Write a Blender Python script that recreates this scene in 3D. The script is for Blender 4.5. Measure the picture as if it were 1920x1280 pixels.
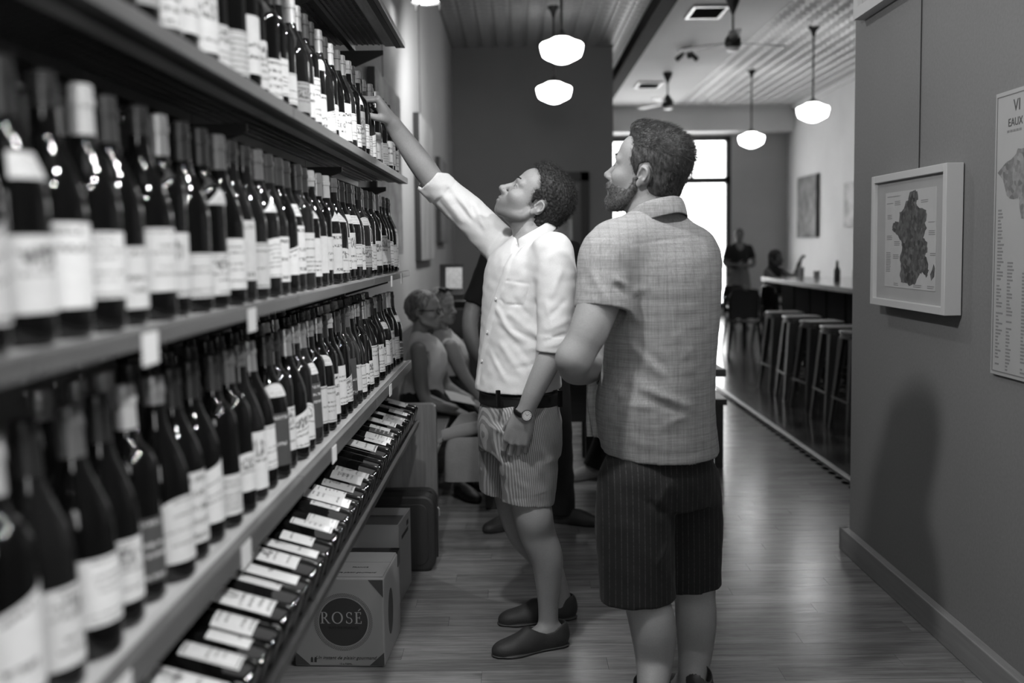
import bpy, bmesh, math, random
import numpy as np
from mathutils import Matrix, Vector, Euler

scene = bpy.context.scene
for _o in list(bpy.data.objects):
    bpy.data.objects.remove(_o)
COL = scene.collection
rnd = random.Random(7)
PI = math.pi

# ------------------------------------------------------------------ camera
FPX = 1920 * 35 / 36.0
CAM_Z = 1.40
_p, _r = math.atan(.0718), .012
_right, _fwd, _up = np.array([1, 0, 0.]), np.array([0, math.cos(_p), -math.sin(_p)]), np.array([0, math.sin(_p), math.cos(_p)])
_R = _right * math.cos(_r) - _up * math.sin(_r)
_U = _up * math.cos(_r) + _right * math.sin(_r)
SHX, SHY = -0.0050043, -0.0229078
CAM = np.array([0, 0, CAM_Z])


def at(px, py, axis, val):
    """the real-world point on the plane (axis = val) seen at a place of the photograph"""
    v = _R * ((px - 960 + SHX * 1920) / FPX) + _U * (-(py - 640 - SHY * 1920) / FPX) + _fwd
    return CAM + v * ((val - CAM[axis]) / v[axis])


def P(px, py, Y):
    return at(px, py, 1, Y)


cam_data = bpy.data.cameras.new('camera')
cam = bpy.data.objects.new('camera', cam_data)
COL.objects.link(cam)
_m = Matrix(((_R[0], _U[0], -_fwd[0], 0), (_R[1], _U[1], -_fwd[1], 0), (_R[2], _U[2], -_fwd[2], CAM_Z), (0, 0, 0, 1)))
cam.matrix_world = _m
cam_data.lens = 35
cam_data.sensor_width = 36
cam_data.shift_x, cam_data.shift_y = SHX, SHY
cam_data.clip_start = .05
cam_data.dof.use_dof = True
cam_data.dof.focus_distance = 3.35
cam_data.dof.aperture_fstop = 1.9
scene.camera = cam

# ------------------------------------------------------------------ world, exposure
scene.view_settings.view_transform = 'Standard'
scene.view_settings.look = 'None'
scene.view_settings.exposure = 0.0
scene.view_settings.gamma = 1
scene.view_settings.use_curve_mapping = False
world = bpy.data.worlds.new('overcast_daylight')
scene.world = world
world.use_nodes = True
world.node_tree.nodes['Background'].inputs[0].default_value = (1, 1, 1, 1)
world.node_tree.nodes['Background'].inputs[1].default_value = 6.5
scene.cycles.max_bounces = 6
scene.cycles.diffuse_bounces = 4
scene.cycles.glossy_bounces = 3
scene.cycles.transparent_max_bounces = 12
scene.cycles.sample_clamp_indirect = 6
scene.cycles.caustics_reflective = False
scene.cycles.caustics_refractive = False


def spot(name, loc, target, watts, cone=70, blend=.6, radius=.04):
    d = bpy.data.lights.new(name, 'SPOT')
    d.energy = watts
    d.spot_size = math.radians(cone)
    d.spot_blend = blend
    d.shadow_soft_size = radius
    o = bpy.data.objects.new(name, d)
    COL.objects.link(o)
    o.location = loc
    v = Vector(target) - Vector(loc)
    o.rotation_euler = v.to_track_quat('-Z', 'Y').to_euler()
    return o


# ceiling track over the aisle, aimed at the wine wall
for y in (-.35, .55, 1.45, 2.35):
    spot('track_spot_light', (1.2, y, 3.1), (-.5, y + .6, 1.25), 104, 58, .6, .03)
spot('key_spot_light', (-.40, 2.40, 2.52), (.35, 3.35, 1.3), 85, 130, .6, .05)
spot('picture_spot_light', (.1, 4.9, 3.2), (1.5, 4.0, 1.4), 34, 80, .7, .04)
spot('wall_spot_light', (.35, 7.3, 3.0), (-.83, 8.6, 1.7), 190, 120, .8, .05)
# narrow spots: one an added fill for the reaching man's shirt, one from the fitting above the pew
spot('narrow_fill_light', (.12, .5, 2.95), (-.12, 3.3, 1.25), 140, 19, 1.0, .04)
spot('pew_spot_light', (-.05, 6.9, 2.98), (-.45, 6.1, .7), 75, 60, .7, .05)
# added soft overhead fill for the aisle, not a fitting of the shop
_d = bpy.data.lights.new('aisle_fill_light', 'AREA')
_d.energy = 26
_d.shape = 'RECTANGLE'
_d.size, _d.size_y = 1.6, 4.0
_o = bpy.data.objects.new('aisle_fill_light', _d)
COL.objects.link(_o)
_o.location = (.5, 1.5, 3.95)

# ------------------------------------------------------------------ helpers
MATS = {}


def sock(node, *names):
    for n in names:
        if n in node.inputs:
            return node.inputs[n]


def g3(v):
    return (v, v, v, 1)


class NT:
    """small node-tree builder"""

    def __init__(s, name):
        s.m = bpy.data.materials.new(name)
        s.m.use_nodes = True
        s.t = s.m.node_tree
        s.b = s.t.nodes['Principled BSDF']

    def n(s, typ, **kw):
        nd = s.t.nodes.new(typ)
        for k, v in kw.items():
            setattr(nd, k, v)
        return nd

    def l(s, a, b):
        s.t.links.new(a, b)

    def val(s, sock_, v):
        if hasattr(v, 'is_output'):
            s.l(v, sock_)
        else:
            sock_.default_value = v

    def math(s, op, a, b=0, c=0):
        nd = s.n('ShaderNodeMath', operation=op)
        for i, v in enumerate((a, b, c)):
            s.val(nd.inputs[i], v)
        return nd.outputs[0]

    def coords(s, kind='Object', scale=(1, 1, 1), rot=(0, 0, 0)):
        tc = s.n('ShaderNodeTexCoord')
        mp = s.n('ShaderNodeMapping')
        mp.inputs['Scale'].default_value = scale
        mp.inputs['Rotation'].default_value = rot
        s.l(tc.outputs[kind], mp.inputs['Vector'])
        return mp.outputs[0]

    def noise(s, vec, scale=5, detail=3, rough=.5, dims='3D'):
        nd = s.n('ShaderNodeTexNoise')
        nd.noise_dimensions = dims
        s.l(vec, nd.inputs['Vector'])
        nd.inputs['Scale'].default_value = scale
        nd.inputs['Detail'].default_value = detail
        nd.inputs['Roughness'].default_value = rough
        return nd.outputs['Fac'] if 'Fac' in nd.outputs else nd.outputs[0]

    def wave(s, vec, scale=5, dist=0, direction='X', prof='SIN'):
        nd = s.n('ShaderNodeTexWave', bands_direction=direction, wave_profile=prof)
        s.l(vec, nd.inputs['Vector'])
        nd.inputs['Scale'].default_value = scale
        nd.inputs['Distortion'].default_value = dist
        return nd.outputs['Fac']

    def maprange(s, v, a, b, c, d):
        nd = s.n('ShaderNodeMapRange')
        nd.clamp = True
        s.val(nd.inputs[0], v)
        for i, x in enumerate((a, b, c, d)):
            s.val(nd.inputs[i + 1], x)
        return nd.outputs[0]

    def mix(s, f, a, b):
        nd = s.n('ShaderNodeMix', data_type='FLOAT')
        s.val(nd.inputs[0], f)
        s.val(nd.inputs[2], a)
        s.val(nd.inputs[3], b)
        return nd.outputs[0]

    def color(s, v):
        cb = s.n('ShaderNodeCombineColor')
        for i in range(3):
            s.val(cb.inputs[i], v)
        s.l(cb.outputs[0], s.b.inputs['Base Color'])

    def rough(s, v):
        s.val(s.b.inputs['Roughness'], v)

    def bump(s, h, strength=.3, dist=.01):
        bp = s.n('ShaderNodeBump')
        bp.inputs['Strength'].default_value = strength
        bp.inputs['Distance'].default_value = dist
        s.l(h, bp.inputs['Height'])
        s.l(bp.outputs[0], s.b.inputs['Normal'])

    def attr(s, name='tone'):
        nd = s.n('ShaderNodeAttribute', attribute_name=name)
        return nd.outputs['Fac']


def mat(name, g, rough=.6, metal=0, noise=0, nscale=8, bump=0, bscale=60, coat=0, spec=.5, emit=0, stretch=(1, 1, 1), tone=False):
    if name in MATS:
        return MATS[name]
    t = NT(name)
    v = g
    vec = t.coords('Object', stretch)
    if noise:
        nz = t.noise(vec, nscale, 4)
        v = t.maprange(nz, .25, .75, g * (1 - noise), g * (1 + noise))
    if tone:
        v = t.math('MULTIPLY', v, t.attr())
    t.color(v)
    t.rough(rough)
    t.b.inputs['Metallic'].default_value = metal
    sock(t.b, 'Specular IOR Level', 'Specular').default_value = spec
    if coat:
        sock(t.b, 'Coat Weight', 'Clearcoat').default_value = coat
        sock(t.b, 'Coat Roughness', 'Clearcoat Roughness').default_value = .05
    if bump:
        t.bump(t.noise(vec, bscale, 3), bump, .004)
    if emit:
        t.b.inputs['Emission Color'].default_value = (1, 1, 1, 1)
        t.b.inputs['Emission Strength'].default_value = emit
    MATS[name] = t.m
    return t.m


def tag(o, label=None, cat=None, group=None, kind=None):
    if label: o['label'] = label
    if cat: o['category'] = cat
    if group: o['group'] = group
    if kind: o['kind'] = kind
    return o


def empty(name, loc=(0, 0, 0), label=None, cat=None, group=None, rz=0):
    o = bpy.data.objects.new(name, None)
    COL.objects.link(o)
    o.empty_display_size = .05
    o.location = [float(c) for c in loc]
    o.rotation_euler = (0, 0, rz)
    return tag(o, label, cat, group)


def link(name, me, parent=None, m=None):
    o = bpy.data.objects.new(name, me)
    COL.objects.link(o)
    if parent is not None:
        o.parent = parent
    if m is not None and not me.materials:
        me.materials.append(m)
    return o


class MB:
    """collects boxes, tubes and lathes into ONE mesh"""

    def __init__(s):
        s.v, s.f, s.uv = [], [], []

    def add(s, vs, fs):
        n = len(s.v)
        s.v += [tuple(float(c) for c in v) for v in vs]
        s.f += [tuple(n + i for i in f) for f in fs]
        return s

    def box(s, c, size, rot=None, taper=1.0):
        hx, hy, hz = size[0] / 2, size[1] / 2, size[2] / 2
        vs = []
        for z in (-1, 1):
            k = taper if z > 0 else 1
            for x, y in ((-1, -1), (1, -1), (1, 1), (-1, 1)):
                vs.append(Vector((x * hx * k, y * hy * k, z * hz)))
        if rot is not None:
            R = rot if isinstance(rot, Matrix) else Euler(rot).to_matrix()
            vs = [R @ v for v in vs]
        vs = [v + Vector([float(q) for q in c]) for v in vs]
        return s.add(vs, [(3, 2, 1, 0), (4, 5, 6, 7), (0, 1, 5, 4), (1, 2, 6, 5), (2, 3, 7, 6), (3, 0, 4, 7)])

    def bbox(s, x0, x1, y0, y1, z0, z1):
        return s.box(((x0 + x1) / 2, (y0 + y1) / 2, (z0 + z1) / 2), (abs(x1 - x0), abs(y1 - y0), abs(z1 - z0)))

    def tube(s, pts, r, seg=8, cap=True, flat=1.0):
        pts = [Vector([float(q) for q in p]) for p in pts]
        rs = r if isinstance(r, (list, tuple)) else [r] * len(pts)
        rings = []
        ref = None
        for i, p in enumerate(pts):
            a = pts[max(i - 1, 0)]
            b = pts[min(i + 1, len(pts) - 1)]
            d = (b - a).normalized()
            if ref is None:
                ref = Vector((0, 0, 1)) if abs(d.z) < .9 else Vector((1, 0, 0))
            u = (ref - d * ref.dot(d)).normalized()
            ref = u
            w = d.cross(u)
            rings.append([p + (u * math.cos(2 * PI * k / seg) + w * math.sin(2 * PI * k / seg) * flat) * rs[i] for k in range(seg)])
        vs = [v for rg in rings for v in rg]
        fs = []
        for i in range(len(rings) - 1):
            for k in range(seg):
                k2 = (k + 1) % seg
                fs.append((i * seg + k, i * seg + k2, (i + 1) * seg + k2, (i + 1) * seg + k))
        if cap:
            fs.append(tuple(range(seg - 1, -1, -1)))
            fs.append(tuple((len(rings) - 1) * seg + k for k in range(seg)))
        return s.add(vs, fs)

    def lathe(s, prof, seg=20, M=None, a0=0, a1=2 * PI, caps=True):
        """prof: (z, r) list; revolve about z"""
        full = abs(a1 - a0 - 2 * PI) < 1e-6
        n = seg if full else seg + 1
        vs, fs = [], []
        for z, r in prof:
            for k in range(n):
                a = a0 + (a1 - a0) * k / seg
                v = Vector((r * math.cos(a), r * math.sin(a), z))
                vs.append(M @ v if M is not None else v)
        for i in range(len(prof) - 1):
            for k in range(seg):
                k2 = (k + 1) % n
                fs.append((i * n + k, i * n + k2, (i + 1) * n + k2, (i + 1) * n + k))
        if caps and full:
            fs.append(tuple(range(n - 1, -1, -1)))
            fs.append(tuple((len(prof) - 1) * n + k for k in range(n)))
        return s.add(vs, fs)

    def prism(s, pts, ax, thick):
        """polygon pts (3D, planar), extruded by vector ax*thick"""
        n = len(pts)
        A = [Vector([float(q) for q in p]) for p in pts]
        B = [p + Vector(ax) * thick for p in A]
        fs = [tuple(range(n - 1, -1, -1)), tuple(range(n, 2 * n))]
        for i in range(n):
            j = (i + 1) % n
            fs.append((i, j, n + j, n + i))
        return s.add(A + B, fs)

    def grid(s, rows):
        n = len(rows[0])
        vs = [v for r in rows for v in r]
        fs = [(i * n + k, i * n + k + 1, (i + 1) * n + k + 1, (i + 1) * n + k) for i in range(len(rows) - 1) for k in range(n - 1)]
        return s.add(vs, fs)

    def mesh(s, name, m=None, smooth=None):
        me = bpy.data.meshes.new(name)
        me.from_pydata(s.v, [], s.f)
        if smooth is not None:
            me.polygons.foreach_set('use_smooth', [True] * len(me.polygons))
            if smooth < 180:
                me.set_sharp_from_angle(angle=math.radians(smooth))
        if m is not None:
            me.materials.append(m)
        bm = bmesh.new()
        bm.from_mesh(me)
        bmesh.ops.recalc_face_normals(bm, faces=bm.faces)
        bm.to_mesh(me)
        bm.free()
        me.update()
        return me

    def build(s, name, m=None, parent=None, smooth=None, bevel=0, label=None, origin=None):
        me = s.mesh(name, m, smooth)
        if origin is not None:
            me.transform(Matrix.Translation(-Vector([float(q) for q in origin])))
        o = link(name, me, parent)
        if origin is not None:
            o.location = [float(q) for q in origin]
        if bevel:
            b = o.modifiers.new('edge', 'BEVEL')
            b.width = bevel
            b.segments = 2
            b.limit_method = 'ANGLE'
        if label:
            o['label'] = label
        return o


def struct(o):
    o['kind'] = 'structure'
    return o


def copy_tree(o, parent=None):
    c = o.copy()
    COL.objects.link(c)
    c.parent = parent
    if parent is not None and o.parent is not None:
        c.matrix_parent_inverse = o.matrix_parent_inverse
    for ch in list(o.children):
        copy_tree(ch, c)
    return c


ORD = ('first second third fourth fifth sixth seventh eighth ninth tenth eleventh twelfth thirteenth fourteenth fifteenth sixteenth '
       'seventeenth eighteenth nineteenth twentieth').split()
for _t, _b in (('twenty', 'twentieth'), ('thirty', 'thirtieth'), ('forty', 'fortieth'), ('fifty', 'fiftieth')):
    if _b not in ORD:
        ORD.append(_b)
    ORD += [_t + '-' + k for k in ORD[:9]]


def text_mesh(txt, size, align='CENTER', shear=0, extrude=.0004, spacing=1.0, bold=0):
    cu = bpy.data.curves.new('lettering', 'FONT')
    cu.body = txt
    cu.size = size
    cu.align_x = align
    cu.align_y = 'CENTER'
    cu.shear = shear
    cu.extrude = extrude
    cu.offset = bold
    cu.space_character = spacing
    cu.resolution_u = 3
    o = bpy.data.objects.new('lettering', cu)
    COL.objects.link(o)
    dg = bpy.context.evaluated_depsgraph_get()
    me = bpy.data.meshes.new_from_object(o.evaluated_get(dg))
    bpy.data.objects.remove(o)
    return me


def put_text(name, txt, size, origin, xdir, ydir, m, parent, **kw):
    """lettering as a thin mesh lying in the plane (xdir, ydir)"""
    me = text_mesh(txt, size, **kw)
    x, y = Vector(xdir).normalized(), Vector(ydir).normalized()
    z = x.cross(y)
    M = Matrix(((x.x, y.x, z.x, origin[0]), (x.y, y.y, z.y, origin[1]), (x.z, y.z, z.z, origin[2]), (0, 0, 0, 1)))
    me.transform(M)
    me.materials.clear()
    me.materials.append(m)
    return link(name, me, parent)
# ------------------------------------------------------------------ surface materials


def plaster(name, g, grain=.06):
    t = NT(name)
    v = t.coords('Object')
    n1 = t.noise(v, 1.2, 3)
    n2 = t.noise(v, 90, 4)
    t.color(t.math('MULTIPLY', t.maprange(n1, .3, .7, g * (1 - grain), g * (1 + grain)), t.maprange(n2, .3, .7, .94, 1.06)))
    t.rough(.75)
    t.bump(n2, .12, .003)
    return t.m


def wood(name, g, contrast=.35, along='X', scale=1.0, rough=.4, coat=0, rand=.12):
    t = NT(name)
    st = {'X': (1.2, 16, 16), 'Y': (16, 1.2, 16), 'Z': (16, 16, 1.2)}[along]
    v = t.coords('Object', tuple(q * scale for q in st))
    oi = t.n('ShaderNodeObjectInfo')
    add = t.n('ShaderNodeVectorMath', operation='ADD')
    t.l(v, add.inputs[0])
    cb = t.n('ShaderNodeCombineXYZ')
    for i in range(3):
        t.l(t.math('MULTIPLY', oi.outputs['Random'], 31.7 + i * 11), cb.inputs[i])
    t.l(cb.outputs[0], add.inputs[1])
    n1 = t.noise(add.outputs[0], 1.5, 5, .6)
    n2 = t.noise(add.outputs[0], 6, 4, .7)
    s = t.math('ADD', t.math('MULTIPLY', n1, .65), t.math('MULTIPLY', n2, .35))
    base = t.maprange(s, .3, .7, g * (1 - contrast), g * (1 + contrast))
    t.color(t.math('MULTIPLY', base, t.maprange(oi.outputs['Random'], 0, 1, 1 - rand, 1 + rand)))
    t.rough(t.maprange(n2, .3, .7, rough - .06, rough + .08))
    if coat:
        t.b.inputs['Coat Weight'].default_value = coat
        t.b.inputs['Coat Roughness'].default_value = .2
    t.bump(n2, .08, .003)
    return t.m


M_WALL = plaster('grey_wall_paint', .20)
M_WALLL = plaster('pale_wall_paint', .36)
M_DARKWALL = plaster('dark_wall_paint', .19)
M_LIGHTWALL = plaster('light_wall_paint', .70)
M_COLWALL = plaster('mid_grey_wall_paint', .40)
M_CEIL = plaster('ceiling_paint', .62, .03)
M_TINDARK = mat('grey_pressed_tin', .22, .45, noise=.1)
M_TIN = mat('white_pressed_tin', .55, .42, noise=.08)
M_BEAM = plaster('beam_paint', .03)
sock([n for n in M_BEAM.node_tree.nodes if n.type == 'BSDF_PRINCIPLED'][0], 'Specular IOR Level').default_value = .03
M_FLOOR = wood('oak_laminate', .20, .46, 'X', 1.0, .19, .0, .16)
sock([n for n in M_FLOOR.node_tree.nodes if n.type == 'BSDF_PRINCIPLED'][0], 'Specular IOR Level').default_value = .55
M_SUB = mat('dark_subfloor', .05, .8)  # dark base under the planks and tiles, shows in the joints
M_BASE = wood('pine_baseboard', .22, .25, 'Y', .7, .5)
M_DARKTILE = mat('black_floor_tile', .035, .22, noise=.3, nscale=5, coat=.3)
M_GREYTILE = mat('charcoal_floor_tile', .075, .22, noise=.3, nscale=5, coat=.3)
M_METALSTRIP = mat('brushed_metal_strip', .42, .35, metal=.7, noise=.15)
M_BLACK = mat('matt_black', .012, .55)
M_BLACKGLOSS = mat('gloss_black', .010, .2)
M_WHITE = mat('white_paint', .72, .5)
M_FRAMEDARK = mat('dark_window_frame', .02, .4)

YB = -1.4            # the near end of the built room
CEIL = 4.05
XL, XR = -.83, 1.5

# ------------------------------------------------------------------ floors
floor = struct(MB().bbox(XL - .1, 1.93, YB, 13.4, -.12, -.012).build('floor', M_SUB))
pw = .098
plank_mesh = {}


def plank(x0, x1, y0, y1, parent, nm='plank'):
    key = (round(x1 - x0, 3), round(y1 - y0, 3))
    if key not in plank_mesh:
        L, W = x1 - x0, y1 - y0
        e = .0006
        mb = MB()
        vs = [(0, 0, -.012), (L, 0, -.012), (L, W, -.012), (0, W, -.012), (0, 0, 0), (L, 0, 0), (L, W, 0), (0, W, 0)]
        fs = [(0, 1, 5, 4), (1, 2, 6, 5), (2, 3, 7, 6), (3, 0, 4, 7), (4, 5, 6, 7)]
        mb.add(vs, fs)
        plank_mesh[key] = mb.mesh(nm, M_FLOOR)
    o = link(nm, plank_mesh[key], parent)
    o.location = (x0, y0, 0)
    return o


def plank_row(y, cutter, far=False):
    xs = [XL]
    first = .2 + .98 * ((cutter * 0.381) % 1.0)
    x = XL + round(first / .14) * .14
    while x < 1.93 - .15:
        xs.append(x)
        x += .98
    xs.append(1.93)
    return [(xs[i], xs[i + 1]) for i in range(len(xs) - 1) if xs[i + 1] - xs[i] > .02]


k = 0
y = 2.55
rest = MB()
yy = YB
kk = 1000
while yy < 13.4 - 1e-6:
    y1 = min(yy + pw, 13.4)
    near = 2.5 < yy < 7.4
    for (a, b) in plank_row(yy, kk):
        if near:
            plank(a + .0004, b - .0004, yy + .0004, y1 - .0004, floor)
        else:
            e = .0012
            rest.add([(a + e, yy + e, 0), (b - e, yy + e, 0), (b - e, y1 - e, 0), (a + e, y1 - e, 0), (a, yy, -.003), (b, yy, -.003), (b, y1, -.003), (a, y1, -.003)],
                     [(0, 1, 2, 3), (4, 5, 1, 0), (5, 6, 2, 1), (6, 7, 3, 2), (7, 4, 0, 3)])
    kk += 1
    yy += pw
o = rest.build('plank_field', M_FLOOR, floor)
o['kind'] = 'stuff'

bar_floor = struct(MB().bbox(1.93, 5.5, 4.4, 20.0, -.12, -.012).bbox(XL - .1, 1.93, 13.4, 20, -.12, -.012).build('floor', M_SUB))
ts = .305
tile_me = []
for m_ in (M_DARKTILE, M_GREYTILE):
    e = .0015
    L = ts - .001
    tile_me.append(MB().add([(0, 0, -.01), (L, 0, -.01), (L, L, -.01), (0, L, -.01), (e, e, 0), (L - e, e, 0), (L - e, L - e, 0), (e, L - e, 0)],
                            [(0, 1, 5, 4), (1, 2, 6, 5), (2, 3, 7, 6), (3, 0, 4, 7), (4, 5, 6, 7)]).mesh('floor_tile', m_))
far_t = [MB(), MB()]
for j in range(52):
    for i in range(-9, 12):
        x0, y0 = 1.985 + i * ts, 4.42 + j * ts
        if i < 0 and y0 < 13.4:
            continue
        if y0 > 20 - ts or x0 < XL or x0 > 5.2:
            continue
        c = (i + j) % 2
        if 0 <= i < 4 and 5.3 < y0 < 13.2:
            o = link('floor_tile', tile_me[c], bar_floor)
            o.location = (x0, y0, 0)
        else:
            L = ts - .001
            far_t[c].add([(x0, y0, 0), (x0 + L, y0, 0), (x0 + L, y0 + L, 0), (x0, y0 + L, 0)], [(0, 1, 2, 3)])
for c, m_ in ((0, M_DARKTILE), (1, M_GREYTILE)):
    o = far_t[c].build('tile_field', m_, bar_floor)
    o['kind'] = 'stuff'

# threshold strip between the two floors, with dark discs painted in for the shade of its holes
trim = struct(MB().bbox(1.945, 1.985, 4.42, 13.4, -.02, .006).build('trim_1', M_METALSTRIP, bevel=.003))
hole_me = MB().lathe([(0, .016), (.0025, .020), (.003, .017)], 12).mesh('hole_disc', mat('hole_shade_black', .006, 1.0, spec=0))
for i in range(40):
    o = link('hole_disc', hole_me, trim)
    o.location = (1.905, 4.6 + i * .125, .0005)
    o.scale = (1.1, 2.0, 1)

# ------------------------------------------------------------------ walls
wl = struct(MB().bbox(XL - .15, XL, YB, 13.55, 0, CEIL).build('wall_left', M_WALLL))
wr = struct(MB().bbox(XR, XR + .17, YB, 4.45, 0, CEIL).build('wall_right', M_WALL, bevel=.006))
bb = struct(MB().bbox(XR - .035, XR, YB, 4.47, 0, .105).build('baseboard_right', M_BASE, bevel=.004))
bb2 = struct(MB().bbox(XR - .035, XR + .19, 4.45, 4.485, 0, .105).build('baseboard_end', M_BASE, bevel=.004))
wb = struct(MB().bbox(XL - .1, 1.31, 13.4, 13.55, 0, CEIL).build('wall_back', M_DARKWALL))
ww = MB()
WX0, WX1, WZ0, WZ1 = .9, 4.26, .12, 3.52
ww.bbox(WX1, 5.5, 19.8, 20, 0, CEIL).bbox(WX0, WX1, 19.8, 20, WZ1, CEIL).bbox(-.9, WX0, 19.8, 20, 0, CEIL).bbox(WX0, WX1, 19.8, 20, 0, WZ0)
wf = struct(ww.build('wall_front', M_COLWALL))
struct(MB().bbox(.9, 5.37, 19.3, 19.8, 3.56, CEIL).build('trim_2', M_LIGHTWALL, bevel=.01))
struct(MB().bbox(5.37, 5.55, 4.4, 20, 0, CEIL).build('wall_bar', M_LIGHTWALL))
struct(MB().bbox(1.68, 5.5, 4.25, 4.4, 0, CEIL).build('wall_bar_end', M_LIGHTWALL))
struct(MB().bbox(5.29, 5.37, 4.4, 19.8, CEIL - .1, CEIL).build('trim_3', M_LIGHTWALL, bevel=.02))
struct(MB().bbox(-.95, -.83, 13.55, 20, 0, CEIL).build('wall_left_front', M_COLWALL))
# wall behind the photographer, with an unseen opening added to let daylight in as fill
struct(MB().bbox(XL - .1, -.1, YB - .1, YB, 0, CEIL).bbox(.8, XR + .1, YB - .1, YB, 0, CEIL).bbox(-.1, .8, YB - .1, YB, 2.4, CEIL).bbox(-.1, .8, YB - .1, YB, 0, 1.3).build('wall_rear', M_WALL))

# ------------------------------------------------------------------ ceilings
ceil = struct(MB().bbox(XL - .15, 5.55, YB - .1, 20.0, CEIL + .012, CEIL + .15).build('ceiling', M_CEIL))
struct(MB().bbox(1.50, 1.68, 4.45, 20, 3.88, CEIL + .01).build('trim_4', M_BEAM, bevel=.008))
cp = MB().bbox(1.68, 3.05, 4.4, 19.8, CEIL, CEIL + .02)
cp.build('smooth_panel', M_CEIL, ceil)


def tin_mesh(name, m, L, nsub=3):
    """one pressed panel: raised border, and nsub x nsub coffers with a boss in each (relief hangs down)"""
    mb = MB()
    c = L / nsub
    for i in range(nsub):
        for j in range(nsub):
            x, y = i * c, j * c
            q = []
            for ins, z in ((0, 0), (.008, 0), (.022, -.016), (.05, -.016), (.066, .0), (.085, -.012)):
                q.append([(x + ins, y + ins, z), (x + c - ins, y + ins, z), (x + c - ins, y + c - ins, z), (x + ins, y + c - ins, z)])
            vs = [v for r in q for v in r]
            fs = []
            for r in range(len(q) - 1):
                for k in range(4):
                    k2 = (k + 1) % 4
                    fs.append((r * 4 + k, (r + 1) * 4 + k, (r + 1) * 4 + k2, r * 4 + k2))
            n = (len(q) - 1) * 4
            fs.append((n + 3, n + 2, n + 1, n))
            mb.add(vs, fs)
    return mb.mesh(name, m)


TL = .582
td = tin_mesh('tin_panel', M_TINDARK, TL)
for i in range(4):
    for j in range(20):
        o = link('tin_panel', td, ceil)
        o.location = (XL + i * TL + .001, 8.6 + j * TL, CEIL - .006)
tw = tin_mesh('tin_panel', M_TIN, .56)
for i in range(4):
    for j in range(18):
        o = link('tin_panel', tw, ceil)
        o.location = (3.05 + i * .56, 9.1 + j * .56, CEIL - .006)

# ------------------------------------------------------------------ far window
wn = struct(empty('window_1', (0, 0, 0)))
fr = MB()
for x in (WX0 + .05, WX1 - .05):
    fr.bbox(x - .05, x + .05, 19.82, 19.94, WZ0, WZ1)
fr.bbox(WX0, WX1, 19.82, 19.94, WZ1 - .09, WZ1).bbox(WX0, WX1, 19.82, 19.94, 2.6, 2.72).bbox(WX0, WX1, 19.82, 19.94, WZ0, WZ0 + .12)
for x in (1.9, 2.7, 3.49):
    fr.bbox(x - .03, x + .03, 19.83, 19.93, 2.7, WZ1)
fr.bbox(2.55, 2.66, 19.82, 19.94, WZ0, 2.65)
fr.build('window_frame', M_FRAMEDARK, wn)
tg = NT('window_glass')
tg.t.nodes.remove(tg.b)
gl, tr, mx = tg.n('ShaderNodeBsdfGlossy'), tg.n('ShaderNodeBsdfTransparent'), tg.n('ShaderNodeMixShader')
gl.inputs['Roughness'].default_value = .02
mx.inputs[0].default_value = .05
tg.l(tr.outputs[0], mx.inputs[1])
tg.l(gl.outputs[0], mx.inputs[2])
tg.l(mx.outputs[0], [n for n in tg.t.nodes if n.type == 'OUTPUT_MATERIAL'][0].inputs[0])
for x0, x1, z0, z1 in ((WX0 + .1, 1.87, 2.72, WZ1 - .09), (1.93, 2.67, 2.72, WZ1 - .09), (2.73, 3.46, 2.72, WZ1 - .09), (3.52, WX1 - .1, 2.72, WZ1 - .09),
                       (WX0 + .1, 2.55, WZ0 + .12, 2.6), (2.66, WX1 - .1, WZ0 + .12, 2.6)):
    MB().bbox(x0, x1, 19.87, 19.876, z0, z1).build('pane', tg.m, wn)
M_ETCH = mat('faint_window_lettering', .75, .6)
put_text('window_numerals', '178', .13, (3.83, 19.865, 3.0), (-1, 0, 0), (0, 0, 1), M_ETCH, wn)

# ------------------------------------------------------------------ dark framed door in the back wall
dr = struct(empty('door_1', (.6, 13.4, 0)))
d = MB()
d.bbox(-.42, -.3, -.06, 0, 0, 2.38).bbox(.27, .38, -.06, 0, 0, 2.38).bbox(-.42, .38, -.06, 0, 2.26, 2.38)
d.build('door_frame', M_BLACK, dr)
d = MB().bbox(-.3, .27, -.03, -.005, .0, 2.26)
d.build('door_leaf', mat('door_dark_paint', .03, .35), dr)
MB().bbox(-.18, .15, -.045, -.028, .25, 2.12).build('pane', mat('door_mirror_glass', .75, .06, metal=1, noise=.1), dr)
MB().tube([(.21, -.05, .98), (.21, -.09, .98), (.21, -.09, 1.1), (.21, -.05, 1.1)], .01).build('door_handle', M_METALSTRIP, dr, smooth=60)
# ------------------------------------------------------------------ the wine wall
M_SHELF = wood('shelf_board', .44, .35, 'Y', .8, .5)
M_LIP = wood('shelf_lip', .12, .30, 'Y', .8, .45, .2)
M_WIRE = mat('black_wire', .05, .28, metal=.85)
M_BRACKET = mat('black_bracket', .018, .45)
M_TAG = mat('white_card', .75, .6)
XF = -.455
JOINTS = [-.17, .94, 2.075, 3.18, 4.245]


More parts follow.
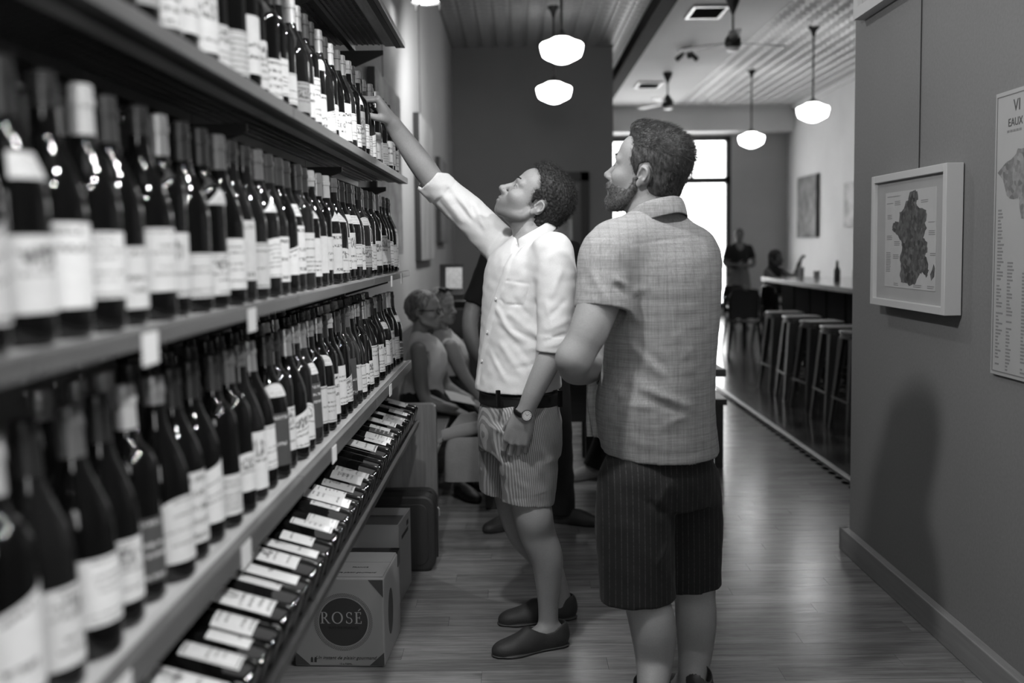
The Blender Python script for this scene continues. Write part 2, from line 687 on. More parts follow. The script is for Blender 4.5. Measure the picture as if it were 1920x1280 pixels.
def wall_shelf(z, label, front=XF, y0=0, tags=(), bz=.13, lip=.021):
    """wire deck shelf: wood lip sections, front board, mesh deck, brackets"""
    root = empty('wall_shelf', (XL, 2.0, z), label, 'shelf', 'wine shelves on the wall')
    off = Vector((XL, 2.0, z))

    def B(mb, nm, m, **k):
        me_o = mb.build(nm, m, root, **k)
        me_o.location = -off
        return me_o
    for i in range(y0, 4):
        a, b = JOINTS[i] + .002, JOINTS[i + 1] - .002
        B(MB().bbox(front - .018, front, a, b, z - lip, z + .003), 'shelf_lip', M_LIP, bevel=.002)
        B(MB().bbox(front - .085, front - .0185, a, b, z - .014, z), 'front_board', M_SHELF, bevel=.0015)
        # perforated deck behind the board
        d = MB()
        x0, x1 = XL + .014, front - .086
        n = int((b - a) / .02)
        for q in range(n):
            yc = a + (q + .5) * (b - a) / n
            d.bbox(x0, x1, yc - .0055, yc + .0055, z - .006, z - .001)
        m = int((x1 - x0) / .022)
        for q in range(m + 1):
            xc = x0 + q * (x1 - x0) / m
            d.bbox(xc - .005, xc + .005, a, b, z - .008, z - .0062)
        o = B(d, 'mesh_deck', M_WIRE)
        o['kind'] = 'stuff'
        rl = MB().bbox(XL + .14, XL + .165, a, b, z - .03, z - .0085)
        B(rl, 'deck_rail', M_BRACKET)
        B(MB().bbox(front - .04, front - .019, a, b, z - .0205, z - .0145), 'front_rail', M_BRACKET)
    for yb in JOINTS[max(y0, 1):]:
        yb = yb - .03
        B(MB().prism([(XL, yb, z - .034), (front - .09, yb, z - .034), (front - .09, yb, z - .05), (XL, yb, z - bz)], (0, 1, 0), .012), 'bracket', M_BRACKET)
    for (yt, w) in tags:
        t = B(MB().bbox(front + .0005, front + .002, yt - w, yt + w, z - .042, z - .002), 'price_tag', M_TAG)
    return root


ZA, ZB, ZC, ZT = 1.69, 1.302, .918, 2.255
wall_shelf(ZT, 'empty topmost wire shelf high on the wall, above the row being reached into', y0=1, bz=.17)
wall_shelf(ZA, 'wire shelf with wood lip holding the bottles the reaching man touches', bz=.15)
wall_shelf(ZB, 'wire shelf at chest height with white price tags, below the one being reached into', tags=[(1.225, .026), (1.70, .026), (3.62, .018), (3.93, .018), (.62, .03)])
wall_shelf(ZC, 'lowest flat wire shelf, worn wood front, above the slanted bottle rack', tags=[(1.62, .028), (2.42, .028), (3.52, .03), (1.1, .025)], lip=.034)
# uprights
for yb in JOINTS[1:]:
    o = MB().bbox(XL + .0005, XL + .010, yb - .02, yb + .005, .86, 2.6).build('shelf_upright', M_BRACKET)
    tag(o, {0: 'black shelf upright at far end of wine wall'}.get(0) if yb > 4 else 'black steel shelf upright screwed to wall behind bottles', 'upright')
    if yb < 4: o['label'] = {0: 'black steel shelf upright nearest the camera', 2: 'black steel shelf upright at second shelf joint', 3: 'black steel shelf upright at third shelf joint'}[int(yb)]

# ------------------------------------------------------------------ bottle meshes
def glass(name, g):
    t = NT(name)
    t.color(g)
    t.rough(.035)
    sock(t.b, 'Specular IOR Level').default_value = .5
    t.b.inputs['Coat Weight'].default_value = .0
    t.b.inputs['Coat Roughness'].default_value = .02
    return t.m


M_GLASS = [glass('black_bottle_glass', .0035), glass('dark_bottle_glass', .009), glass('smoky_bottle_glass', .02)]
M_FOIL = [mat('pale_foil', .55, .38, metal=.25), mat('silver_foil', .38, .3, metal=.6), mat('grey_foil', .14, .35, metal=.3), mat('black_foil', .02, .3), mat('charcoal_foil', .05, .3, metal=.2)]
PROF = {
    'burgundy': [(0, .030), (.002, .0385), (.006, .0405), (.03, .041), (.148, .041), (.165, .0395), (.182, .035), (.2, .0275), (.216, .0205), (.23, .0165), (.245, .0148), (.272, .0142), (.2725, .0160), (.282, .0160), (.283, .0148), (.298, .0145), (.3, .012)],
    'bordeaux': [(0, .030), (.002, .0355), (.006, .0372), (.03, .0375), (.178, .0375), (.192, .0362), (.204, .031), (.213, .0235), (.221, .0175), (.232, .0150), (.272, .0140), (.2725, .0158), (.284, .0158), (.285, .0148), (.298, .0145), (.3, .012)],
    'rhone': [(0, .032), (.002, .039), (.006, .0410), (.03, .0415), (.135, .0415), (.155, .0405), (.175, .0355), (.195, .0285), (.215, .0205), (.232, .0165), (.250, .0152), (.272, .0148), (.2725, .0165), (.284, .0165), (.285, .0152), (.298, .0148), (.3, .012)],
    'flute': [(0, .028), (.002, .0345), (.006, .0365), (.03, .037), (.14, .037), (.17, .0345), (.205, .0285), (.24, .0215), (.27, .0162), (.295, .0142), (.318, .0138), (.319, .0155), (.328, .0155), (.329, .0145), (.342, .0142), (.345, .012)],
    'magnum': [(0, .038), (.002, .048), (.006, .050), (.03, .0505), (.17, .0505), (.195, .048), (.22, .041), (.245, .030), (.265, .022), (.285, .0185), (.325, .0175), (.326, .0195), (.338, .0195), (.339, .0180), (.358, .0178), (.36, .015)],
}
BODY, FOIL = {}, {}


def rad_at(pr, z):
    return float(np.interp(z, [q[0] for q in pr], [q[1] for q in pr]))


for nm, pr in PROF.items():
    for gi in range(3):
        BODY[nm, gi] = MB().lathe(pr, 24).mesh('bottle_glass', M_GLASS[gi], 50)
    H = pr[-1][0]
    for fi in range(5):
        for ln in (0, 1):
            z0 = H - (.062 if ln else .042)
            prof = [(z0, rad_at(pr, z0) + .0002)] + [(z, r + .0006) for z, r in pr if z > z0 + .002]
            prof = [(z0 - .0001, rad_at(pr, z0) - .001)] + prof
            FOIL[nm, fi, ln] = MB().lathe(prof, 20).mesh('foil_capsule', M_FOIL[fi], 40)


def label_mat(name, g, ink, lines, blot, border=0, freq=70):
    """printed paper label: rows of small dark type, sometimes a vignette or a border line"""
    t = NT(name)
    uv = t.n('ShaderNodeUVMap')
    sp = t.n('ShaderNodeSeparateXYZ')
    t.l(uv.outputs[0], sp.inputs[0])
    u, v = sp.outputs[0], sp.outputs[1]
    oi = t.n('ShaderNodeObjectInfo').outputs['Random']
    ln = t.math('FLOOR', t.math('MULTIPLY', v, lines))
    fr_ = t.math('FRACT', t.math('MULTIPLY', v, lines))
    inrow = t.math('MULTIPLY', t.math('GREATER_THAN', fr_, .3), t.math('LESS_THAN', fr_, .68))
    wn_ = t.n('ShaderNodeTexWhiteNoise', noise_dimensions='2D')
    cb = t.n('ShaderNodeCombineXYZ')
    t.l(ln, cb.inputs[0])
    t.l(oi, cb.inputs[1])
    t.l(cb.outputs[0], wn_.inputs['Vector'])
    rv = wn_.outputs['Value']
    use = t.math('GREATER_THAN', rv, .45)
    half = t.maprange(rv, .45, 1, .16, .40)
    inx = t.math('LESS_THAN', t.math('ABSOLUTE', t.math('SUBTRACT', u, .5)), half)
    nz = t.n('ShaderNodeTexNoise')
    nz.noise_dimensions = '3D'
    cb2 = t.n('ShaderNodeCombineXYZ')
    t.l(t.math('MULTIPLY', u, freq), cb2.inputs[0])
    t.l(t.math('MULTIPLY', v, lines * 3.2), cb2.inputs[1])
    t.l(t.math('MULTIPLY', oi, 57), cb2.inputs[2])
    t.l(cb2.outputs[0], nz.inputs['Vector'])
    nz.inputs['Scale'].default_value = 1
    nz.inputs['Detail'].default_value = 2
    glyph = t.math('GREATER_THAN', nz.outputs[0], .5)
    mask = t.math('MULTIPLY', t.math('MULTIPLY', inrow, use), t.math('MULTIPLY', inx, glyph))
    if blot:
        du = t.math('DIVIDE', t.math('SUBTRACT', u, .5), .22)
        dv = t.math('DIVIDE', t.math('SUBTRACT', v, blot), .16)
        rr = t.math('ADD', t.math('MULTIPLY', du, du), t.math('MULTIPLY', dv, dv))
        n2 = t.n('ShaderNodeTexNoise')
        t.l(cb2.outputs[0], n2.inputs['Vector'])
        n2.inputs['Scale'].default_value = .35
        n2.inputs['Detail'].default_value = 5
        bl = t.math('MULTIPLY', t.math('LESS_THAN', rr, 1), t.math('GREATER_THAN', n2.outputs[0], .5))
        mask = t.math('MAXIMUM', mask, t.math('MULTIPLY', bl, .8))
    if border:
        a = t.math('ABSOLUTE', t.math('SUBTRACT', u, .5))
        b = t.math('ABSOLUTE', t.math('SUBTRACT', v, .5))
        mxx = t.math('MAXIMUM', a, b)
        ring = t.math('MULTIPLY', t.math('GREATER_THAN', mxx, .44), t.math('LESS_THAN', mxx, .46))
        mask = t.math('MAXIMUM', mask, ring)
    nb = t.noise(t.coords('Object', (25, 25, 25)), 3, 3)
    base = t.math('MULTIPLY', t.maprange(nb, .3, .7, g * .95, g * 1.04), t.maprange(oi, 0, 1, .86, 1.08))
    t.color(t.mix(mask, base, ink))
    t.rough(.55)
    return t.m


M_LAB = [label_mat('white_label_small_type', .74, .10, 9, 0), label_mat('white_label_vignette', .72, .08, 7, .72),
         label_mat('cream_label_border', .66, .12, 8, 0, 1), label_mat('white_label_large_type', .76, .06, 5, 0, 0, 40),
         label_mat('grey_label', .36, .05, 7, .6), label_mat('charcoal_label', .075, .6, 6, 0, 0, 40)]
LAB_WORD = ['white label', 'white picture label', 'bordered cream label', 'white large-type label', 'grey label', 'charcoal label']
LABEL = {}


def label_mesh(kind, z0, z1, mi, half=1.25, shape='rect', seg=14):
    key = (kind, z0, z1, mi, half, shape)
    if key in LABEL:
        return LABEL[key]
    pr = PROF[kind]
    rows = 6
    vs, fs, uvs = [], [], []
    for i in range(rows + 1):
        for k_ in range(seg + 1):
            u = k_ / seg
            t_ = i / rows
            top = z1
            if shape == 'arch':
                top = z1 - (z1 - z0) * .28 * (abs(2 * u - 1) ** 2.2)
            if shape == 'slant':
                top = z1 - (z1 - z0) * .35 * (1 - u)
            if shape == 'tri':
                top = z0 + (z1 - z0) * max(.06, 1 - abs(2 * u - 1))
            z = z0 + (top - z0) * t_
            a = (u - .5) * 2 * half
            r = rad_at(pr, z) + .0007
            vs.append((r * math.cos(a), r * math.sin(a), z))
            uvs.append((u, t_))
    n = seg + 1
    for i in range(rows):
        for k_ in range(seg):
            fs.append((i * n + k_, i * n + k_ + 1, (i + 1) * n + k_ + 1, (i + 1) * n + k_))
    me = bpy.data.meshes.new('paper_label')
    me.from_pydata(vs, [], fs)
    lay = me.uv_layers.new(name='UVMap')
    for lp in me.loops:
        lay.data[lp.index].uv = uvs[lp.vertex_index]
    me.polygons.foreach_set('use_smooth', [True] * len(me.polygons))
    me.materials.append(M_LAB[mi])
    LABEL[key] = me
    return me


def make_bottle(kind, gi, fi, ln, labs, label, group, necklab=None, nm='wine_bottle'):
    root = empty(nm, (0, 0, 0), label, 'bottle', group)
    link('bottle_glass', BODY[kind, gi], root)
    if fi is not None:
        link('foil_capsule', FOIL[kind, fi, ln], root)
    for (z0, z1, mi, half, shape) in labs:
        link('paper_label', label_mesh(kind, z0, z1, mi, half, shape), root)
    if necklab:
        link('neck_label', label_mesh(kind, *necklab), root)
    return root


FOILW = ['pale foil', 'silver foil', 'grey foil', 'black foil', 'charcoal foil']
LEAN = math.radians(1.6)


def stand(root, x, y, z, yaw=0, lean=LEAN):
    root.location = (x, y, z)
    root.rotation_euler = Euler((0, -lean, yaw), 'XYZ')


def style(r, foils, kinds, tall=.12, dark=.12):
    kind = r.choices(list(kinds), list(kinds.values()))[0]
    gi = r.choices([0, 1, 2], [6, 3, 1])[0]
    fi = r.choices(range(5), foils)[0]
    ln = r.random() < .6
    mi = r.choices(range(6), [5, 4, 3, 3, 1.2, 10 * dark])[0]
    z0 = r.choice((.022, .028, .034, .04))
    hgt = r.choice((.07, .08, .088, .095, .11))
    shape = r.choices(('rect', 'arch', 'slant'), (8, 1, .6))[0]
    labs = [(z0, z0 + hgt, mi, r.choice((1.1, 1.25, 1.4)), shape)]
    neck = None
    if r.random() < .22:
        neck = (.172, .20, 0, .8, r.choice(('rect', 'tri', 'arch')))
    return kind, gi, fi, ln, labs, neck, mi


def ordinal(i):
    return ORD[i]


LETTERED = {}


def print_on(b, kind, txt, z, size, az):
    """lettering wrapped round the label"""
    me = text_mesh(txt, size, extrude=.0001)
    for v in me.vertices:
        a = az + v.co.x / .0415
        rr = rad_at(PROF[kind], z + v.co.y) + .0011 + v.co.z
        v.co = (rr * math.cos(a), rr * math.sin(a), z + v.co.y)
    me.materials.clear()
    me.materials.append(mat('label_ink', .04, .7))
    link('label_lettering', me, b)


def shelf_row(z, ys, seed, shelfname, foils, kinds, xf=-.525, group=None, dark=.06, special=None, lean=LEAN):
    r = random.Random(seed)
    n = len(ys)
    for i, y_ in enumerate(ys):          # i = 0 is the far end
        kind, gi, fi, ln, labs, neck, mi = style(r, foils, kinds, dark=dark)
        if special and i in special:
            kind, gi, fi, ln, labs, neck = special[i]
            mi = labs[0][2]
        lab = f'{kind}-shaped wine bottle, {FOILW[fi]}, {LAB_WORD[mi]}, {ordinal(i)} from far end, {shelfname}'
        b = make_bottle(kind, gi, fi, ln, labs, lab, 'front rank on the ' + shelfname, neck)
        rr = PROF[kind][4][1]
        stand(b, xf + r.uniform(-.006, .004) - (.008 if kind == 'magnum' else 0), y_, z + .0005, r.uniform(-.35, .3) - .5, lean)
        if (shelfname, i) in LETTERED:
            print_on(b, kind, *LETTERED[shelfname, i])


def back_row(z, ys, seed, foils, kinds, x, label, group, lean=LEAN):
    r = random.Random(seed)
    for i, y_ in enumerate(ys):
        kind, gi, fi, ln, labs, neck, mi = style(r, foils, kinds)
        b = make_bottle(kind, gi, fi, ln, labs[:1], label + ', ' + ORD[i] + ' from far end', group)
        stand(b, x + r.uniform(-.006, .006), y_, z + .0005, r.uniform(-.4, .4), lean)


def spread_row(y_far, y_near, pitch, seed, jit=.004):
    r = random.Random(seed)
    ys, y_ = [], y_far
    while y_ > y_near:
        ys.append(y_ + r.uniform(-jit, jit))
        y_ -= pitch * r.uniform(.97, 1.05)
    return ys


BK = {'burgundy': 6, 'rhone': 3, 'bordeaux': 1.4}
MIX = {'burgundy': 3, 'bordeaux': 4, 'rhone': 1.5}
# row the man reaches into
PLAIN = [(.03, .115, 0, 1.3, 'rect')]
_ya = spread_row(4.17, 1.3, .0885, 3, .001)
_ia = min(range(len(_ya)), key=lambda i: abs(_ya[i] - 2.93))
LETTERED['shelf being reached', _ia] = ('LE G', .062, .017, -.35)
_yc = spread_row(4.17, .92, .0905, 7, .0015)
_ic = min(range(len(_yc)), key=lambda i: abs(_yc[i] - 3.62))
LETTERED['lowest flat shelf', _ic] = ('PLA', .118, .016, -.45)
shelf_row(ZA, spread_row(4.17, 1.3, .0885, 3, .001), 11, 'shelf being reached', (3, 4, 5, 2, 2), {'burgundy': 5, 'bordeaux': 3, 'rhone': 2}, group=None, dark=.02, special={_ia: ('burgundy', 0, 0, True, [(.022, .10, 3, 1.3, 'rect')], None)})
back_row(ZA, spread_row(4.15, 1.5, .0965, 4), 12, (2, 3, 3, 3, 3), BK, -.622, 'wine bottle in the second rank of the shelf being reached', 'second rank on the reached shelf')
# chest-high row
shelf_row(ZB, spread_row(4.15, .62, .0905, 5, .0015), 13, 'chest-high shelf', (1.6, 1.2, 2.5, 5, 4), BK, dark=.03)
back_row(ZB, spread_row(4.14, 1.2, .0965, 6), 14, (2, 1, 3, 5, 4), BK, -.622, 'dark wine bottle in the second rank of the chest-high shelf', 'second rank on the chest-high shelf')
# low row
shelf_row(ZC, spread_row(4.17, .92, .0905, 7, .0015), 15, 'lowest flat shelf', (4, 3, 2, 3, 2), MIX, dark=.13, lean=math.radians(3), special={_ic: ('burgundy', 0, 3, True, [(.03, .13, 0, 1.3, 'rect')], None)})
back_row(ZC, spread_row(4.16, 1.3, .0965, 8), 16, (3, 2, 3, 5, 4), BK, -.622, 'dark wine bottle in the second rank of the lowest flat shelf', 'second rank on the lowest flat shelf', lean=math.radians(3))
back_row(ZC, spread_row(4.16, 2.0, .0965, 9), 17, (3, 2, 3, 5, 4), BK, -.72, 'dark wine bottle in the rearmost rank of the lowest flat shelf', 'rearmost rank on the lowest flat shelf', lean=math.radians(3))

# ------------------------------------------------------------------ slanted rack under the shelves, bottles lying with their feet to the aisle
rack = empty('slanted_bottle_rack', (XL, 2.0, .62), 'black slanted rack under the wine shelves, bottles lying on it', 'rack')
_off = Vector((XL, 2.0, .62))
TILT = math.radians(16)
RX, RZ = -.435, .655          # the front lower edge
ca, sa = math.cos(TILT), math.sin(TILT)


def rk(u, w):
    """a point of the rack: u up the slope from the front edge, w out of the slope"""
    return (RX - u * ca + w * sa, RZ + u * sa + w * ca)


def rack_prism(u0, u1, w0, w1, y0, y1):
    q = [rk(u0, w0), rk(u1, w0), rk(u1, w1), rk(u0, w1)]
    return [(x, y0, z) for x, z in q], y1 - y0


def rpart(nm, m, *a, bevel=0):
    pts, t_ = rack_prism(*a)
    o = MB().prism(pts, (0, 1, 0), t_).build(nm, m, rack, bevel=bevel)
    o.location = -_off
    return o


rpart('slope_board', M_BLACK, 0, .40, -.022, -.004, -.1, 4.235)
rpart('front_lip', mat('rack_lip', .022, .35, noise=.2), -.010, .004, -.026, .008, -.1, 4.235, bevel=.002)
for yy in JOINTS[1:]:
    rpart('divider', M_BLACK, .0, .39, -.004, -.0005, yy - .006, yy + .006)
    o = MB().bbox(-.828, -.80, yy - .03, yy, 0, .62).build('rack_post', M_BLACK, rack)
    o.location = -_off
r = random.Random(21)
yy = 4.22
i = 0
prev = .005
while yy > 1.0:
    kind = r.choices(['bordeaux', 'burgundy', 'rhone'], [4, 3, 1])[0]
    big = r.random()
    mi = r.choices(range(6), [3, 2, 4, 2, 3, .6])[0]
    z0 = r.choice((.02, .026, .034, .045))
    z1 = z0 + r.choice((.075, .09, .1, .12))
    fi = r.choices(range(5), (1, 1, 1, 5, 4))[0]
    rad = PROF[kind][4][1]
    yy -= prev + rad + r.uniform(.003, .008)
    prev = rad
    lab = f'lying {kind}-shaped bottle, {LAB_WORD[mi]} face up, {ordinal(i)} from far end, slanted rack'
    has = not (.33 < (i / 36) < .40)
    if not has:
        lab = f'lying dark bottle without a label showing, {ordinal(i)} from far end, slanted rack'
    b = make_bottle(kind, r.choice((0, 0, 1)), fi, True, [(z0, z1, mi, .75 if kind == 'bordeaux' else .62, 'rect')] if has else [], lab, 'bottles lying on the slanted rack')
    if has:
        pass
    # local z (foot to mouth) runs up the slope, local x (label centre) points out of the slope
    zx, zz = rk(.008, rad + .0005)
    X = Vector((sa, 0, ca))
    Z = Vector((-ca, 0, sa))
    Yv = Z.cross(X)
    Mt = Matrix(((X.x, Yv.x, Z.x), (X.y, Yv.y, Z.y), (X.z, Yv.z, Z.z))) @ Matrix.Rotation(r.uniform(-.25, .25), 3, 'Z')
    b.location = (zx, yy, zz)
    b.rotation_euler = Mt.to_euler()
    i += 1
# ------------------------------------------------------------------ lamps and fans on the ceilings
M_OPAL = mat('lit_opal_glass', .9, .3, emit=15)
M_ROD = mat('dark_lamp_rod', .035, .4, metal=.5)
M_FANDARK = mat('dark_fan_metal', .022, .4, metal=.3)


def pendant(x, y, z, label):
    root = empty('pendant_lamp', (x, y, CEIL), label, 'lamp', 'opal pendant lamps')
    dz = z - CEIL
    s = .195 / .195
    prof = [(-.118, .004), (-.116, .03), (-.108, .062), (-.09, .098), (-.07, .142), (-.05, .172), (-.01, .186), (.035, .195), (.05, .194), (.064, .182), (.076, .15), (.09, .115), (.102, .095), (.112, .075), (.116, .062)]
    me = MB().lathe(prof, 32).build('glass_globe', M_OPAL, root, smooth=60)
    me.location = (0, 0, dz)
    MB().lathe([(dz + .11, .066), (dz + .135, .064), (dz + .15, .045), (dz + .165, .018), (dz + .185, .018)], 20).build('fitter_cap', M_ROD, root, smooth=40)
    MB().tube([(0, 0, dz + .17), (0, 0, -.05)], .011, 10).build('rod', M_ROD, root, smooth=60)
    MB().lathe([(-.13, .02), (-.10, .022), (-.06, .04), (-.02, .075), (-.002, .078)], 20).build('ceiling_canopy', M_ROD, root, smooth=40)
    return root


pendant(.43, 9.1, 3.15, 'lit opal schoolhouse pendant in front of dark wall, upper and larger of two')
pendant(.44, 11.2, 3.095, 'lit opal schoolhouse pendant in front of dark wall, lower and smaller of two')
pendant(3.67, 12.4, 3.0, 'lit opal pendant over the bar, the nearer and higher one')
pendant(3.62, 15.4, 2.98, 'lit opal pendant beside the shop window, the farther bar lamp')


def fan(x, y, a0, label):
    root = empty('ceiling_fan', (x, y, CEIL), label, 'fan', 'ceiling fans over the bar side')
    MB().lathe([(-.17, .016), (-.15, .02), (-.06, .06), (-.01, .075), (-.001, .075)], 18).build('canopy', M_FANDARK, root, smooth=40)
    MB().tube([(0, 0, -.15), (0, 0, -.36)], .012, 8).build('downrod', M_FANDARK, root, smooth=60)
    MB().lathe([(-.53, .02), (-.52, .075), (-.49, .09), (-.43, .085), (-.38, .05), (-.34, .03)], 20).build('motor', M_FANDARK, root, smooth=40)
    MB().lathe([(-.565, .02), (-.56, .06), (-.535, .075), (-.525, .075)], 18).build('light_cap', M_OPAL_DIM, root, smooth=50)
    for k in range(3):
        a = a0 + k * 2 * PI / 3
        b = MB()
        ca_, sa_ = math.cos(a), math.sin(a)
        t_ = .14
        rows = []
        for r_, w in ((.08, .02), (.18, .03), (.24, .055), (.62, .065), (.67, .05)):
            rows.append([(r_ * ca_ - s_ * w * sa_, r_ * sa_ + s_ * w * ca_, -.475 + s_ * w * t_) for s_ in (-1, 1)])
        top = [[(p[0], p[1], p[2] + .008) for p in rw] for rw in rows]
        b.grid(rows).grid(top)
        n = len(rows)
        for rw, tp in ((rows, top),):
            for i_ in range(n - 1):
                for s_ in (0, 1):
                    b.add([rw[i_][s_], rw[i_ + 1][s_], tp[i_ + 1][s_], tp[i_][s_]], [(0, 1, 2, 3)])
        b.build('blade', M_FANDARK, root)
    return root


M_OPAL_DIM = mat('fan_light_glass', .8, .3)
fan(2.38, 11.0, .35, 'dark three-blade ceiling fan, nearer one, beside the big ceiling vent')
fan(2.37, 15.6, .06, 'dark three-blade ceiling fan, farther one, above the bearded man')


def vent(x, y, label):
    root = empty('ceiling_vent', (x, y, CEIL), label, 'vent', 'dark ceiling vents')
    MB().bbox(-.2, .2, -.3, -.26, -.03, -.001).bbox(-.2, .2, .26, .3, -.03, -.001).bbox(-.2, -.17, -.26, .26, -.03, -.001).bbox(.17, .2, -.26, .26, -.03, -.001).build('frame', M_METALSTRIP, root)
    MB().bbox(-.17, .17, -.26, .26, -.006, -.002).build('backing', M_BLACK, root)
    for k in range(9):
        MB().box((0, -.22 + k * .055, -.016), (.335, .004, .03), (.7, 0, 0)).build('slat', M_FANDARK, root)


vent(2.2, 11.55, 'dark louvred ceiling vent beside the nearer fan')
vent(2.22, 16.7, 'dark louvred ceiling vent beyond the small three-headed light')
# small three-headed ceiling light
root = empty('ceiling_spotlight', (2.35, 13.7, CEIL), 'small dark three-headed ceiling light between the two fans', 'lamp')
MB().lathe([(-.03, .06), (-.005, .07), (-.001, .07)], 16).build('base', M_FANDARK, root)
for a in (.5, PI - .5, PI * 1.5):
    c_, s_ = math.cos(a), math.sin(a)
    MB().tube([(c_ * .03, s_ * .03, -.03), (c_ * .09, s_ * .09, -.09), (c_ * .16, s_ * .16, -.14)], [.016, .03, .035], 10).build('lamp_head', M_FANDARK, root, smooth=50)
# bright track lamp over the far end of the wine wall
root = empty('track_lamp', (-.605, 7.0, CEIL), 'bright round ceiling spotlight near the wall beyond the wine shelves', 'lamp')
MB().tube([(0, 0, -.001), (0, 0, -.86)], .012, 8).build('stem', M_ROD, root, smooth=60)
MB().lathe([(-.965, .098), (-.955, .1), (-.90, .07), (-.85, .03)], 24, caps=False).build('lamp_shade', M_ROD, root, smooth=50)
MB().lathe([(-.972, .002), (-.968, .05), (-.955, .088), (-.94, .088)], 24).build('bulb', mat('lit_bulb_face', .9, .3, emit=30), root, smooth=60)
for a in (.4, 2.4, 4.4):
    MB().box((.1 * math.cos(a), .1 * math.sin(a), -.985), (.012, .012, .05)).build('clip', M_ROD, root)

# ------------------------------------------------------------------ pictures on the near wall
M_PFRAME = mat('white_picture_frame', .55, .45)
M_MATTE = mat('picture_mount', .36, .8, noise=.05)
M_PAPER = mat('print_paper', .46, .8, noise=.06, nscale=14)
M_INK = mat('print_ink', .07, .8)
M_INKSOFT = mat('print_ink_pale', .22, .8)


def map_mat(name, g0, g1, sc=60):
    t = NT(name)
    v = t.coords('Object')
    vo = t.n('ShaderNodeTexVoronoi')
    t.l(v, vo.inputs['Vector'])
    vo.inputs['Scale'].default_value = sc
    nz = t.noise(v, 40, 5)
    t.color(t.mix(t.math('MULTIPLY', vo.outputs['Color'], nz), g0, g1))
    t.rough(.8)
    return t.m


M_MAP = map_mat('map_region_print', .02, .26)
M_MAP2 = map_mat('map_region_print_pale', .12, .5)


def bilin(c00, c10, c11, c01):
    A = [np.array(q, float) for q in (c00, c10, c11, c01)]
    return lambda u, v: A[0] * (1 - u) * (1 - v) + A[1] * u * (1 - v) + A[2] * u * v + A[3] * (1 - u) * v


# framed map: u runs from the far edge to the near edge, v upwards
fy0, fy1, fz0, fz1 = 4.05, 3.345, 1.15, 1.662
root = empty('framed_map', (XR, (fy0 + fy1) / 2, fz0), 'white box-framed wine region map hanging on grey wall by a wire', 'picture')
_o0 = Vector((XR, (fy0 + fy1) / 2, fz0))


def W(mb, nm, m, **k):
    o_ = mb.build(nm, m, root, **k)
    o_.location = -_o0
    return o_


fx = XR - .062


def slab(u0, u1, v0, v1, x0, x1):
    ya, yb_ = fy0 + (fy1 - fy0) * u0, fy0 + (fy1 - fy0) * u1
    return MB().bbox(x0, x1, min(ya, yb_), max(ya, yb_), fz0 + (fz1 - fz0) * v0, fz0 + (fz1 - fz0) * v1)


b_ = .042
W(slab(0, b_, 0, 1, fx, XR - .004), 'frame_side', M_PFRAME, bevel=.002)
W(slab(1 - b_, 1, 0, 1, fx, XR - .004), 'frame_side', M_PFRAME, bevel=.002)
W(slab(b_, 1 - b_, 0, .055, fx, XR - .004), 'frame_rail', M_PFRAME, bevel=.002)
W(slab(b_, 1 - b_, .945, 1, fx, XR - .004), 'frame_rail', M_PFRAME, bevel=.002)
W(slab(b_, 1 - b_, .055, .945, fx + .016, fx + .02), 'mount', M_MATTE)
W(slab(.17, .845, .15, .86, fx + .0145, fx + .016), 'map_print', M_PAPER)
out = [(.50, .97), (.55, .98), (.60, 1.0), (.65, .97), (.66, .90), (.63, .84), (.70, .80), (.82, .79), (.84, .72), (.80, .66), (.83, .60), (.78, .52), (.84, .46), (.86, .38), (.82, .34), (.87, .26), (.88, .19), (.84, .13),
       (.78, .17), (.72, .16), (.68, .10), (.62, .05), (.52, .035), (.42, .06), (.36, .05), (.33, .12), (.35, .22), (.33, .32), (.37, .40), (.35, .46), (.30, .52), (.24, .56), (.15, .60), (.17, .66), (.22, .70), (.30, .69), (.31, .78), (.38, .80), (.42, .88), (.47, .90)]
rj = random.Random(5)
pts = []
for i in range(len(out)):
    a, b = out[i], out[(i + 1) % len(out)]
    for t_ in (0, .33, .66):
        pts.append((a[0] + (b[0] - a[0]) * t_ + rj.uniform(-.012, .012), a[1] + (b[1] - a[1]) * t_ + rj.uniform(-.01, .01)))


def mp(u, v, x):
    uu = .17 + .675 * u
    vv = .15 + .71 * v
    return (x, fy0 + (fy1 - fy0) * uu, fz0 + (fz1 - fz0) * vv)


W(MB().prism([mp(u, v, fx + .0145) for u, v in pts], (-1, 0, 0), .0006), 'map_region', M_MAP)
W(MB().prism([mp(u, v, fx + .0145) for u, v in ((.93, .10), (.98, .14), (.99, .22), (.97, .26), (.94, .2), (.91, .16))], (-1, 0, 0), .0006), 'map_island', M_MAP)
tb = MB()
for (u, v, w, h_) in ((.03, .88, .14, .03), (.2, .86, .12, .06), (.05, .72, .10, .07), (.04, .5, .12, .06), (.2, .44, .12, .06), (.03, .16, .10, .22), (.18, .3, .12, .06), (.72, .86, .14, .04), (.86, .66, .13, .03), (.87, .54, .12, .06), (.9, .34, .1, .05), (.6, .02, .16, .04), (.86, .02, .12, .04), (.2, .02, .1, .05), (.04, .95, .3, .015)):
    for k in range(max(1, int(h_ / .018))):
        vv = v + k * .018
        tb.prism([mp(u, vv, fx + .0144), mp(u + w * rj.uniform(.7, 1), vv, fx + .0144), mp(u + w, vv + .008, fx + .0144), mp(u, vv + .008, fx + .0144)], (-1, 0, 0), .0003)
o = W(tb, 'map_caption_lines', M_INKSOFT)
o['kind'] = 'stuff'
W(MB().tube([(XR - .0035, 3.72, fz1 - .01), (XR - .0035, 3.72, 2.335)], .0018, 6), 'hanging_wire', M_ROD)

